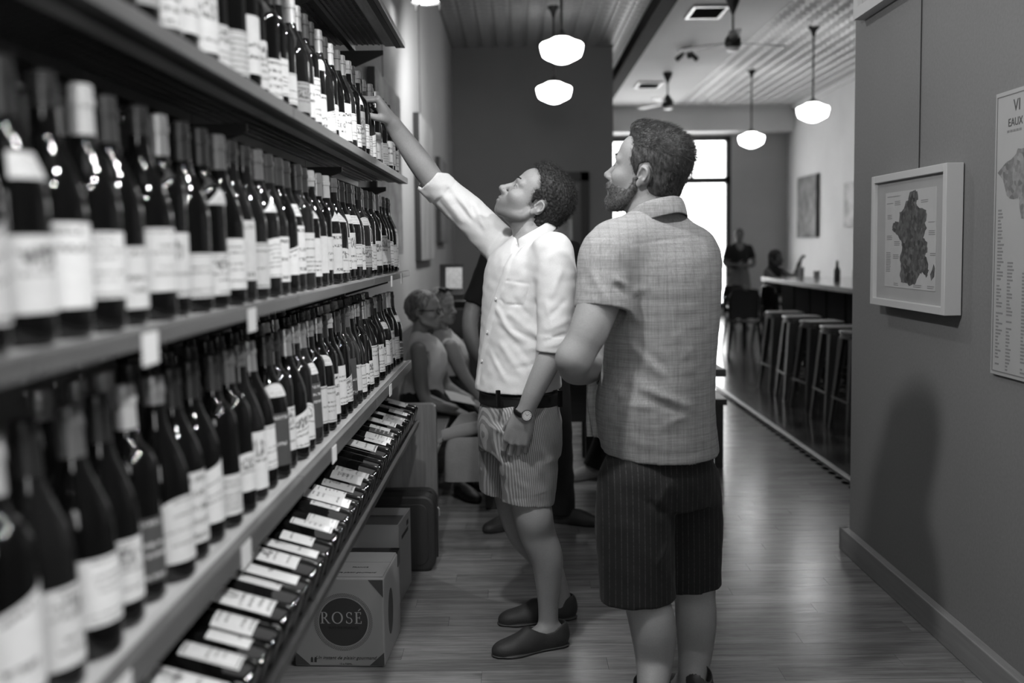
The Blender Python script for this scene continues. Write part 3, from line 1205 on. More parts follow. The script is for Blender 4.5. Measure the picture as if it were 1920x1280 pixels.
# frame-less map poster nearer to the camera
py0, py1, pz0, pz1 = 3.115, 2.15, .985, 1.85
root = empty('map_poster', (XR, 2.6, pz0), 'tall pale wine map poster with columns of small print on grey wall', 'poster')
_o0 = Vector((XR, 2.6, pz0))
W(MB().bbox(XR - .012, XR - .001, py1, py0, pz0, pz1), 'poster_sheet', mat('poster_paper', .40, .6, noise=.04), bevel=.001)
W(MB().bbox(XR - .014, XR - .0122, py1 + .012, py0 - .012, pz0 + .012, pz0 + .014).bbox(XR - .014, XR - .0122, py0 - .014, py0 - .012, pz0 + .014, pz1 - .012).bbox(XR - .014, XR - .0122, py1 + .012, py0 - .012, pz1 - .014, pz1 - .012), 'border_line', M_INKSOFT)
tb = MB()
for col, (yc, z1_, z0_) in enumerate(((3.085, 1.50, 1.01), (3.02, 1.33, 1.0), (2.93, 1.3, 1.0), (2.84, 1.3, 1.0))):
    z = z1_
    while z > z0_:
        w = rj.uniform(.012, .042)
        if rj.random() < .9:
            tb.bbox(XR - .0125, XR - .012, yc - w, yc, z, z + .0055)
        z -= .0105
o = W(tb, 'print_columns', M_INKSOFT)
o['kind'] = 'stuff'
pts = []
for k in range(40):
    a = 2 * PI * k / 40
    rr = .15 * (1 + .22 * math.sin(3 * a + 1) + .12 * math.sin(7 * a)) * rj.uniform(.9, 1.1)
    pts.append((XR - .0122, 2.92 + rr * .85 * math.cos(a), 1.585 + rr * .72 * math.sin(a)))
W(MB().prism(pts, (-1, 0, 0), .0006), 'map_region', M_MAP2)
put_text('poster_title', 'VI', .05, tuple(Vector((XR - .0126, 3.005, 1.80)) - _o0), (0, -1, 0), (0, 0, 1), M_INK, root, align='LEFT')
put_text('poster_heading', 'EAUX', .034, tuple(Vector((XR - .0126, 3.035, 1.752)) - _o0), (0, -1, 0), (0, 0, 1), M_INK, root, align='LEFT')
sb = MB()
for k in range(5):
    sb.bbox(XR - .0126, XR - .0122, 3.04 - .018 * (k + 1) + .004, 3.04 - .018 * k, 1.724, 1.731)
o = W(sb, 'subtitle_line', M_INKSOFT)
o['kind'] = 'stuff'

# picture hung high on the near wall, only its lower far corner seen
root = empty('high_picture', (XR, 3.9, 2.35), 'white-framed picture hung high on grey wall near its end', 'picture')
_o0 = Vector((XR, 3.9, 2.35))
W(MB().bbox(XR - .05, XR - .002, 4.28, 4.33, 2.345, 2.95), 'frame_side', M_PFRAME)
W(MB().bbox(XR - .05, XR - .002, 3.35, 3.40, 2.345, 2.95), 'frame_side', M_PFRAME)
W(MB().bbox(XR - .05, XR - .002, 3.40, 4.28, 2.345, 2.39), 'frame_rail', M_PFRAME)
W(MB().bbox(XR - .05, XR - .002, 3.40, 4.28, 2.905, 2.95), 'frame_rail', M_PFRAME)
W(MB().bbox(XR - .03, XR - .025, 3.40, 4.28, 2.39, 2.905), 'picture_sheet', M_PAPER)

# ------------------------------------------------------------------ canvases on the left wall beyond the shelves, and on the bar wall


def paint_mat(name, g0, g1, sc=2.5, st=(1, 1, 1)):
    t = NT(name)
    v = t.coords('Object', st)
    n = t.noise(v, sc, 6, .65)
    t.color(t.maprange(n, .32, .68, g0, g1))
    t.rough(.6)
    return t.m


def canvas(name, x, y0, y1, z0, z1, th, face, label, side=1, wire=None):
    root = empty(name, (x, (y0 + y1) / 2, z0), label, 'painting')
    o0 = Vector((x, (y0 + y1) / 2, z0))
    o_ = MB().bbox(x + side * .004, x + side * th, y0, y1, z0, z1).build('stretcher_frame', mat('dark_canvas_edge', .03, .7), root)
    o_.location = -o0
    o_ = MB().bbox(x + side * th, x + side * (th + .003), y0 + .004, y1 - .004, z0 + .004, z1 - .004).build('painted_face', face, root)
    o_.location = -o0
    if wire:
        for yw in wire:
            o_ = MB().tube([(x + side * .01, yw, z1 - .03), (x + side * .01, yw, CEIL - .02)], .003, 6).build('hanging_wire', M_ROD, root)
            o_.location = -o0


canvas('painting', XL, 5.68, 6.9, 1.36, 2.42, .045, paint_mat('pale_blotched_painting', .06, .42, 3.0), 'pale blotchy canvas on the wall behind the far end of the wine shelves', wire=(6.3,))
canvas('painting', XL, 8.2, 9.55, 1.29, 2.5, .05, paint_mat('streaked_painting', .16, .5, 2, (1, 5, .6)), 'tall pale streaked canvas with dark edge on left wall, above seated women', wire=(8.75,))
canvas('painting', XL, 10.4, 11.4, 1.45, 2.34, .05, paint_mat('grey_painting', .08, .3, 2), 'smaller dark-edged canvas deepest along the left wall', wire=None)
canvas('painting', 5.37, 17.7, 18.9, 1.5, 2.62, .06, paint_mat('dark_painting', .02, .25, 3), 'tall dark painting on pale bar wall, nearer the shop window', side=-1)
canvas('painting', 5.37, 15.3, 16.2, 1.66, 2.35, .06, paint_mat('seascape_painting', .06, .6, 2.5), 'smaller pale painting on bar wall, nearer the grey wall end', side=-1)

# ------------------------------------------------------------------ boxes and case on the floor
M_CARD = mat('printed_carton', .26, .75, noise=.06, nscale=6)
M_CARDW = mat('white_carton', .34, .75, noise=.06, nscale=5)
M_TAPE = mat('black_tape', .02, .35)
M_INKD = mat('carton_ink', .03, .7)
M_CORNER = mat('carton_corner_ink', .05, .7)
bx, by, bw, bd, bh = -.608, 3.25, .305, .315, .305
BOXR = math.radians(-3)
root = empty('rose_wine_carton', (bx, by, 0), 'wine carton printed ROSÉ in a dark round seal, on floor under the rack', 'box', rz=BOXR)
MB().bbox(-bw / 2, bw / 2, 0, bd, .001, bh).build('carton_body', M_CARD, root, bevel=.006)
MB().bbox(-bw / 2 + .004, bw / 2 - .004, .006, bd / 2 - .002, bh, bh + .004).build('top_flap', M_CARD, root)
MB().bbox(-bw / 2 + .004, bw / 2 - .004, bd / 2 + .002, bd - .006, bh, bh + .004).build('top_flap', M_CARD, root)
MB().bbox(-bw / 2 + .01, bw / 2 + .001, bd - .045, bd + .001, bh + .003, bh + .0055).bbox(bw / 2 - .03, bw / 2 + .0015, bd - .045, bd + .001, bh - .05, bh + .0055).build('tape', M_TAPE, root)
face = -.0008
seal = MB()
cz = .155
n = 48
seal.prism([(.015 + .082 * math.cos(2 * PI * k / n), 0, cz + .082 * math.sin(2 * PI * k / n)) for k in range(n)], (0, -1, 0), .0008)
seal.build('seal_disc', M_INKD, root)
dots = MB()
for ring, (rr, cnt, sz) in enumerate(((.088, 100, .0016), (.0925, 100, .0018), (.097, 100, .0018))):
    for k in range(cnt):
        a = 2 * PI * (k + .5 * ring) / cnt
        x, z = .015 + rr * math.cos(a), cz + rr * math.sin(a)
        dots.box((x, -.0006, z), (sz, .0008, sz * 1.6), (0, -a, 0))
o = dots.build('seal_beading', M_INKD, root)
o['kind'] = 'stuff'
cm = MB()
for sx, sz in ((1, 0), (-1, 0), (1, 1)):
    x0, z0 = sx * bw / 2 * .985, (.006 if sz == 0 else bh - .006)
    dx, dz = -sx * .05, (.045 if sz == 0 else -.06)
    p3 = [(x0, 0, z0), (x0 + dx, 0, z0), (x0, 0, z0 + dz)]
    o = MB().prism(p3, (0, -1, 0), .0007).build('corner_mark', M_CORNER, root)
M_SEALTXT = mat('seal_lettering', .34, .7)


def serif_letter(ch):
    """strokes of a roman capital as polygons in a 0..1 box"""
    T, t_ = .15, .055      # thick and thin strokes
    P_ = []

    def bar(x0, y0, x1, y1):
        P_.append([(x0, y0), (x1, y0), (x1, y1), (x0, y1)])

    def arc(cx, cy, rx, ry, a0, a1, w0, w1, n_=18):
        """ring segment whose breadth swells from w0 (ends) to w1 (mid)"""
        for i_ in range(n_):
            q = []
            for a, s_ in ((i_, 1), (i_ + 1, 1), (i_ + 1, -1), (i_, -1)):
                an = math.radians(a0 + (a1 - a0) * a / n_)
                w = w0 + (w1 - w0) * abs(math.cos(an)) ** 1.5
                q.append((cx + (rx + s_ * w / 2) * math.cos(an), cy + (ry + s_ * w / 2 * ry / rx) * math.sin(an)))
            P_.append(q)
    if ch == 'R':
        bar(.12, 0, .12 + T, 1), bar(.02, 0, .38, .04), bar(.02, .96, .2, 1)
        arc(.34, .74, .26, .24, -95, 95, t_, T), bar(.2, .96, .34, 1.0), bar(.2, .46, .36, .51)
        P_.append([(.34, .49), (.48, .49), (.86, .03), (.70, .03)])
        bar(.68, 0, .95, .04)
    if ch == 'O':
        arc(.5, .5, .45, .49, 0, 360, t_, T, 40)
    if ch == 'S':
        arc(.40, .74, .23, .235, 20, 270, t_, T * .7)
        arc(.38, .26, .26, .245, -160, 90, t_, T * .7)
        bar(.58, .74, .63, .98), bar(.10, .04, .15, .27)
    if ch in 'EÉ':
        bar(.14, 0, .14 + T, 1), bar(.04, 0, .68, .05), bar(.04, .95, .64, 1), bar(.2, .48, .52, .53)
        bar(.62, 0, .68, .22), bar(.58, .8, .64, 1), bar(.48, .40, .53, .62)
        if ch == 'É':
            P_.append([(.34, 1.10), (.44, 1.10), (.66, 1.30), (.52, 1.30)])
    return P_


def serif_word(word, x0, z0, h, gap, parent, m, nm, y=-.0009):
    for ch in word:
        mb = MB()
        for q in serif_letter(ch):
            area = sum(q[i][0] * q[(i + 1) % len(q)][1] - q[(i + 1) % len(q)][0] * q[i][1] for i in range(len(q)))
            if area < 0:
                q = q[::-1]
            mb.prism([(x0 + u * h * .92, y, z0 + v * h) for u, v in q], (0, -1, 0), .0005)
        mb.build(nm, m, parent)
        x0 += h * {'R': .92, 'O': 1.02, 'S': .70, 'É': .72}[ch] + gap


serif_word('ROSÉ', -.063, .150, .039, .004, root, M_SEALTXT, 'seal_letter')
put_text('seal_small_text', 'SUD DE FRANCE', .0135, (.015, -.0010, .135), (1, 0, 0), (0, 0, 1), mat('seal_dim_lettering', .012, .7), root)
put_text('carton_script', 'Un instant de plaisir gourmand', .0165, (.02, -.0006, .032), (1, 0, 0), (0, 0, 1), M_INKD, root, shear=.35)
put_text('carton_size_text', '12 x 750ML', .009, (.02, -.0006, .011), (1, 0, 0), (0, 0, 1), M_INKD, root)
put_text('flap_text', 'FRANCE', .015, (.055, .1, bh + .0044), (1, 0, 0), (0, 1, 0), M_INKD, root)
put_text('flap_script', 'nt de plaisir gourmand', .016, (.045, .045, bh + .0044), (1, 0, 0), (0, 1, 0), M_INKD, root, shear=.35)
g = MB()
for k in range(2):
    x = -.095 + k * .012
    g.prism([(x - .004, 0, .016), (x + .004, 0, .016), (x + .004, 0, .028), (x + .0015, 0, .034), (x - .0015, 0, .034), (x - .004, 0, .028)], (0, -1, 0), .0006)
g.build('bottle_pictogram', M_INKD, root)
MB().prism([(bw / 2, .06 + .045 * math.cos(2 * PI * k / 24) + .06, .15 + .08 * math.sin(2 * PI * k / 24)) for k in range(24)], (1, 0, 0), .0006).build('side_seal', M_CORNER, root)

# white carton behind it
root = empty('white_carton', (-.625, 3.85, 0), 'plain white carton with open dark top behind the rosé carton', 'box', rz=math.radians(-4))
cb_ = MB()
w2, d2, h2 = .15, .26, .315
cb_.bbox(-w2, w2, 0, .006, .001, h2).bbox(-w2, w2, d2 - .006, d2, .001, h2).bbox(-w2, -w2 + .006, .006, d2 - .006, .001, h2).bbox(w2 - .006, w2, .006, d2 - .006, .001, h2).bbox(-w2 + .006, w2 - .006, .006, d2 - .006, .001, .01)
cb_.build('carton_body', M_CARDW, root)
MB().bbox(-w2 + .006, w2 - .006, .006, d2 - .006, h2 - .035, h2 - .03).build('inner_divider', mat('carton_inside', .12, .8), root)
MB().bbox(w2, w2 + .0006, .06, .2, h2 - .075, h2 - .06).bbox(w2, w2 + .0006, .17, .21, h2 - .05, h2 - .03).build('side_print', M_INKD, root)

# black padded case against the pew end
root = empty('black_padded_case', (-.50, 4.22, 0), 'black padded carrying case with zip standing by the pew end', 'case')
M_NYLON = mat('black_nylon', .016, .6, bump=.3, bscale=300)


def rrect(x0, x1, z0, z1, r, n_=6):
    q = []
    for cx, cz_, a0 in ((x1 - r, z1 - r, 0), (x0 + r, z1 - r, 90), (x0 + r, z0 + r, 180), (x1 - r, z0 + r, 270)):
        for k in range(n_ + 1):
            a = math.radians(a0 + 90 * k / n_)
            q.append((cx + r * math.cos(a), cz_ + r * math.sin(a)))
    return q


q = rrect(-.17, .135, .002, .335, .05)
MB().prism([(x, 0, z) for x, z in q], (0, 1, 0), .17).build('case_body', M_NYLON, root, bevel=.012)
q2 = rrect(-.14, .105, .03, .30, .04)
MB().prism([(x, -.006, z) for x, z in q2], (0, 1, 0), .012).build('front_pocket', M_NYLON, root, bevel=.004)
MB().tube([(.135 + .002, .085, .04), (.137, .085, .28), (.11, .085, .333), (0, .085, .3375), (-.12, .085, .3375)], .004, 6).build('zip', M_ROD, root)
MB().tube([(.14, .085, .262), (.147, .082, .255), (.148, .08, .225)], .004, 6).build('zip_pull', M_METALSTRIP, root)

# ------------------------------------------------------------------ pew along the wall
M_PEW = wood('pew_oak', .13, .3, 'Z', 1.0, .4)
M_PEWX = wood('pew_oak_long', .12, .3, 'Y', 1.0, .4)
root = empty('wooden_pew', (-.6, 4.5, 0), 'long wooden pew along the left wall where two women sit', 'bench')
_o0 = Vector((-.6, 4.5, 0))


def endpanel(y0_, mtl):
    q = rrect(-.80, -.375, -.03, .69, .028)
    q = [(x, max(z, .001)) for x, z in q]
    o_ = MB().prism([(x, y0_, z) for x, z in q], (0, 1, 0), .05).build('end_panel', mtl, root, bevel=.008)
    o_.location = -_o0


endpanel(4.49, M_PEW)
endpanel(7.6, M_PEW)
for mb, nm in ((MB().bbox(-.76, -.40, 4.54, 7.6, .38, .41), 'seat'), (MB().box((-.775, 6.07, .60), (.025, 3.06, .46), (0, -.08, 0)), 'backrest'), (MB().bbox(-.74, -.72, 4.54, 7.6, .05, .38), 'kick_board')):
    o_ = mb.build(nm, M_PEWX, root, bevel=.004)
    o_.location = -_o0

# pale tote bag hanging at the pew's front edge
M_TOTE = mat('pale_canvas_bag', .24, .8, noise=.15, bump=.3, bscale=90)
root = empty('canvas_tote_bag', (-.27, 4.98, .22), 'pale canvas bag with rolled top hanging at the pew seat edge', 'bag')
rows = []
for k, (z, wx, wy) in enumerate(((0, .10, .035), (.06, .106, .05), (.16, .112, .055), (.23, .105, .045))):
    rows.append([(math.copysign(abs(math.cos(a)) ** .5, math.cos(a)) * wx - .01 + z * .12, math.copysign(abs(math.sin(a)) ** .6, math.sin(a)) * wy, z) for a in [2 * PI * i / 24 for i in range(25)]])
mb = MB().grid(rows)
mb.add(rows[0][:-1], [tuple(range(24))])
mb.build('bag_body', M_TOTE, root, smooth=60)
MB().tube([(-.11, -.02, .235), (0, -.03, .262), (.14, -.02, .288)], [.03, .036, .03], 12, flat=.8).build('rolled_top', M_TOTE, root, smooth=60)
MB().prism([(-.11, .0, .23), (.12, .0, .27), (.05, .03, .345), (-.03, .03, .33)], (0, 1, 0), .02).build('folded_flap', M_TOTE, root, bevel=.006)
MB().tube([(-.09, .03, .22), (-.125, .03, .2), (-.14, .03, .19)], .012, 6).build('strap', M_TOTE, root)

# ------------------------------------------------------------------ dark table and second bench behind the men
M_DWOOD = wood('dark_table_wood', .035, .3, 'X', 1.0, .4)
root = empty('dark_wooden_table', (.35, 5.3, 0), 'dark wooden table with panel legs behind the two men', 'table')
MB().bbox(-.52, .75, -.08, .62, .70, .74).build('tabletop', M_DWOOD, root, bevel=.006)
MB().bbox(-.53, -.45, -.06, .5, .001, .70).build('panel_leg', M_DWOOD, root, bevel=.004)
MB().bbox(.62, .69, -.06, .5, .001, .70).build('panel_leg', M_DWOOD, root, bevel=.004)
MB().bbox(-.45, .62, .2, .23, .42, .70).build('modesty_panel', M_DWOOD, root)
root = empty('dark_bench', (.95, 6.35, 0), 'dark wooden bench with high back beyond the table', 'bench')
MB().bbox(-.55, .35, -.22, .22, .40, .44).build('seat', M_DWOOD, root, bevel=.004)
MB().bbox(-.55, .35, .2, .24, .44, 1.0).build('backrest', M_DWOOD, root, bevel=.004)
for x in (-.53, .28):
    for yq in (-.2, .16):
        MB().bbox(x, x + .05, yq, yq + .05, .001, .40).build('leg', M_DWOOD, root)

# point of sale stand by the wall, with a paper sign
root = empty('payment_terminal_stand', (-.50, 8.05, 0), 'dark counter stand with a pale paper notice by the wall', 'stand')
MB().bbox(-.30, .22, -.22, .22, .001, .92).build('cabinet', M_BLACK, root, bevel=.008)
MB().box((-.02, -.08, 1.14), (.19, .02, .25), (-.2, 0, 0)).build('notice_holder', M_BLACKGLOSS, root)
MB().box((.0, -.098, 1.155), (.13, .006, .17), (-.2, 0, 0)).build('paper_notice', mat('notice_paper', .5, .7, noise=.25, nscale=60), root)
MB().box((.0, -.12, .965), (.2, .2, .09), (.25, 0, 0)).build('terminal', M_BLACKGLOSS, root, bevel=.01)
MB().tube([(0, -.06, .92), (0, -.07, 1.05)], .02, 8).build('stem', M_BLACK, root)

# ------------------------------------------------------------------ bar with stools
M_BARTOP = wood('bar_top', .30, .2, 'Y', .8, .14, .9)
M_BARFRONT = mat('dark_bar_front', .010, .85, spec=.1)
root = empty('bar_counter', (3.3, 9, 0), 'long dark bar with glossy wooden counter top behind the stools', 'counter')
_o0 = Vector((3.3, 9, 0))
for mb, nm, m_ in ((MB().bbox(2.85, 3.75, 5.2, 11.6, .965, 1.01), 'counter_top', M_BARTOP), (MB().bbox(3.08, 3.5, 5.25, 11.5, .1, .964), 'front_panel', M_BARFRONT), (MB().bbox(3.12, 3.46, 5.3, 11.45, .001, .1), 'plinth', M_BLACK)):
    o_ = mb.build(nm, m_, root, bevel=.004)
    o_.location = -_o0
for k in range(11):
    o_ = MB().bbox(3.065, 3.08, 5.3 + k * .57, 5.83 + k * .57, .15, .93).build('panel', M_BARFRONT, root, bevel=.006)
    o_.location = -_o0

M_STOOL = mat('grey_stool_metal', .085, .32, metal=.55, noise=.15)


def make_stool():
    root = empty('bar_stool', (0, 0, 0), 'x', 'stool', 'metal stools along the bar')
    s = MB()
    q = rrect(-.155, .155, -.155, .155, .06, 5)
    rings = []
    for z, k in ((.725, .96), (.728, 1.0), (.742, 1.0), (.748, .97), (.744, .85)):
        rings.append([(x * k, y_ * k, z) for x, y_ in q])
    n_ = len(q)
    vs = [v for r_ in rings for v in r_]
    fs = [(i * n_ + k, i * n_ + (k + 1) % n_, (i + 1) * n_ + (k + 1) % n_, (i + 1) * n_ + k) for i in range(len(rings) - 1) for k in range(n_)]
    fs += [tuple(range(n_ - 1, -1, -1)), tuple((len(rings) - 1) * n_ + k for k in range(n_))]
    s.add(vs, fs).build('seat', M_STOOL, root, smooth=40)
    MB().prism([(x, y_, .69) for x, y_ in rrect(-.148, .148, -.148, .148, .055, 5)], (0, 0, 1), .034).build('seat_skirt', M_STOOL, root, smooth=40)
    for sx in (-1, 1):
        for sy in (-1, 1):
            # pressed sheet leg: an L section wide at the top, narrow at the foot
            t_, b_ = Vector((sx * .145, sy * .145, .70)), Vector((sx * .20, sy * .20, .001))
            m_ = MB()
            wt, wb_ = .085, .032
            for ax in (0, 1):
                d_ = Vector((-sx, 0, 0)) if ax == 0 else Vector((0, -sy, 0))
                nrm = Vector((0, -sy, 0)) if ax == 0 else Vector((-sx, 0, 0))
                m_.prism([t_, t_ + d_ * wt, b_ + d_ * wb_, b_], tuple(nrm), .004)
            m_.build('leg', M_STOOL, root)
    for (a, b) in (((-1, -1), (1, -1)), ((1, -1), (1, 1)), ((1, 1), (-1, 1)), ((-1, 1), (-1, -1))):
        k = .182
        MB().tube([(a[0] * k, a[1] * k, .24), (b[0] * k, b[1] * k, .24)], .009, 8).build('stretcher', M_STOOL, root)
    MB().tube([(-.16, -.16, .42), (.16, .16, .42)], .006, 6).tube([(-.16, .16, .42), (.16, -.16, .42)], .006, 6).build('cross_brace', M_STOOL, root)
    return root


st0 = make_stool()
for i, yv in enumerate((9.50, 8.92, 8.34, 7.79, 7.30)):
    s_ = st0 if i == 0 else copy_tree(st0)
    s_.location = (2.56, yv, 0)
    s_.rotation_euler = (0, 0, (.02, -.05, .06, .0, .03)[i])
    s_['label'] = f'grey pressed-metal bar stool, {ORD[i]} from far end of the stool row at the bar'

# things on the bar
M_CLEAR = mat('bar_glassware', .35, .08, spec=.8)


def candle(x, y, label):
    r_ = empty('candle_glass', (x, y, 1.01), label, 'candle')
    MB().lathe([(0, .03), (.004, .034), (.07, .038), (.072, .036), (.01, .03)], 16).build('glass', M_CLEAR, r_, smooth=40)
    MB().lathe([(.012, .024), (.035, .024)], 12).build('wax', M_WHITE, r_)
    MB().lathe([(.036, .002), (.045, .008), (.056, .006), (.068, .001)], 8).build('flame', mat('candle_flame', .9, .4, emit=60), r_)


candle(3.15, 9.05, 'lit candle glass on the bar near the grey wall end')
candle(3.45, 12.6 - 1.15, 'lit candle glass at the far end of the bar')


def tumbler(x, y, h, rr, nm, label, m_):
    r_ = empty(nm, (x, y, 1.01), label, 'bottle' if h > .16 else 'glass')
    MB().lathe([(0, rr * .9), (.004, rr), (h * .55, rr), (h * .75, rr * .45), (h, rr * .4)] if h > .16 else [(0, rr * .8), (h, rr), (h - .002, rr * .94), (.01, rr * .74)], 16).build('vessel', m_, r_, smooth=40)
    if h > .16:
        MB().lathe([(h * .96, rr * .48), (h + .012, rr * .48)], 12).build('stopper', M_METALSTRIP, r_)


tumbler(3.25, 10.1, .2, .032, 'water_bottle', 'dark slender bottle standing on the bar', mat('dark_bar_bottle', .05, .1))
tumbler(3.32, 9.75, .2, .03, 'water_bottle', 'clear bright bottle standing on the bar', M_CLEAR)
tumbler(3.2, 11.2, .12, .034, 'drinking_glass', 'drinking glass on the bar before the seated woman', M_CLEAR)
root = empty('folded_menu', (3.32, 8.62, 1.01), 'dark object lying folded on the bar beside the candle', 'menu')
MB().prism([(-.12, -.15, .001), (.12, -.15, .001), (.02, -.15, .06)], (0, 1, 0), .3).build('cover', M_BLACK, root)
MB().prism([(-.10, -.145, .002), (.10, -.145, .002), (.02, -.145, .05)], (0, 1, 0), .001).build('sheet', M_PAPER, root)

# ------------------------------------------------------------------ metal cafe chairs and small tables by the window
M_CHAIR = mat('dark_chair_metal', .02, .25, metal=.5)


def make_chair():
    root = empty('metal_cafe_chair', (0, 0, 0), 'x', 'chair', 'dark metal chairs by the window')
    MB().prism([(x, y_, .44) for x, y_ in rrect(-.19, .19, -.19, .19, .07, 4)], (0, 0, 1), .016).build('seat', M_CHAIR, root, smooth=40)
    for sx in (-1, 1):
        for sy in (-1, 1):
            MB().tube([(sx * .16, sy * .16, .44), (sx * .2, sy * .21, .001)], [.02, .012], 8).build('leg', M_CHAIR, root)
    MB().tube([(-.18, .17, .44), (-.19, .2, .72), (-.14, .215, .84), (0, .22, .86), (.14, .215, .84), (.19, .2, .72), (.18, .17, .44)], .013, 8).build('back_frame', M_CHAIR, root, smooth=60)
    MB().prism([(-.16, .185, .50), (.16, .185, .50), (.165, .21, .84), (-.165, .21, .84)], (0, 1, 0), .008).build('back_splat', M_CHAIR, root)
    for sx in (-1, 1):
        MB().tube([(sx * .185, .19, .62), (sx * .21, .05, .64), (sx * .2, -.1, .62), (sx * .17, -.14, .45)], .010, 8).build('arm', M_CHAIR, root, smooth=60)
    return root


ch0 = make_chair()
for i, (x, yv, rz, lb) in enumerate(((2.80, 12.2, 2.9, 'dark metal cafe chair directly beside the bearded man, before the waitress'), (2.97, 12.98, .5, 'dark metal cafe chair close to the waitress apron'),
                                     (3.45, 12.9, 1.9, 'dark metal chair turned sideways at the far end of the bar'), (2.05, 14.35, 1.2, 'dark metal chair by the window behind the bearded man'))):
    c_ = ch0 if i == 0 else copy_tree(ch0)
    c_.location = (x, yv, 0)
    c_.rotation_euler = (0, 0, rz)
    c_['label'] = lb


def cafe_table(x, y, label):
    r_ = empty('cafe_table', (x, y, 0), label, 'table')
    MB().lathe([(.72, .30), (.722, .31), (.742, .31), (.745, .3)], 28).build('tabletop', M_BLACKGLOSS, r_, smooth=40)
    MB().tube([(0, 0, .03), (0, 0, .72)], .03, 10).build('pedestal', M_CHAIR, r_)
    MB().lathe([(.001, .22), (.015, .22), (.04, .05)], 24).build('base', M_CHAIR, r_, smooth=40)


cafe_table(2.36, 13.62, 'small dark round table among the cafe chairs')
def tbl_glass(x, y, z, label):
    r_ = empty('wine_glass', (x, y, z), label, 'glass')
    MB().lathe([(.001, .032), (.004, .03), (.008, .005), (.08, .004), (.09, .018), (.115, .036), (.15, .036), (.185, .028)], 16, caps=False).build('bowl', M_CLEAR, r_, smooth=50)
    MB().lathe([(.0008, .031), (.0012, .031)], 16).build('foot', M_CLEAR, r_)


tbl_glass(2.42, 13.52, .746, 'shiny wine glass on the small round table')
# ------------------------------------------------------------------ implicit-surface modeller for bodies and clothes
F32 = np.float32


def vec(*a):
    return np.array(a, float)


def nrm(v):
    v = np.asarray(v, float)
    return v / np.linalg.norm(v)


def dens(pts, vals, n):
    """Catmull-Rom through points and values, n steps per span"""
    pts = [np.asarray(p, float) for p in pts]
    if len(pts) == 2:
        t = np.linspace(0, 1, n + 1)
        return [pts[0] * (1 - q) + pts[1] * q for q in t], [vals[0] * (1 - q) + vals[1] * q for q in t]
    A = [2 * pts[0] - pts[1]] + pts + [2 * pts[-1] - pts[-2]]
    V = [vals[0]] + list(vals) + [vals[-1]]
    P_, R_ = [], []
    for i in range(1, len(A) - 2):
        for q in range(n):
            t = q / n
            c = lambda a, b, c_, d: .5 * (2 * b + (c_ - a) * t + (2 * a - 5 * b + 4 * c_ - d) * t * t + (3 * b - a - 3 * c_ + d) * t ** 3)
            P_.append(c(A[i - 1], A[i], A[i + 1], A[i + 2]))
            R_.append(c(V[i - 1], V[i], V[i + 1], V[i + 2]))
    P_.append(pts[-1])
    R_.append(vals[-1])
    return P_, R_


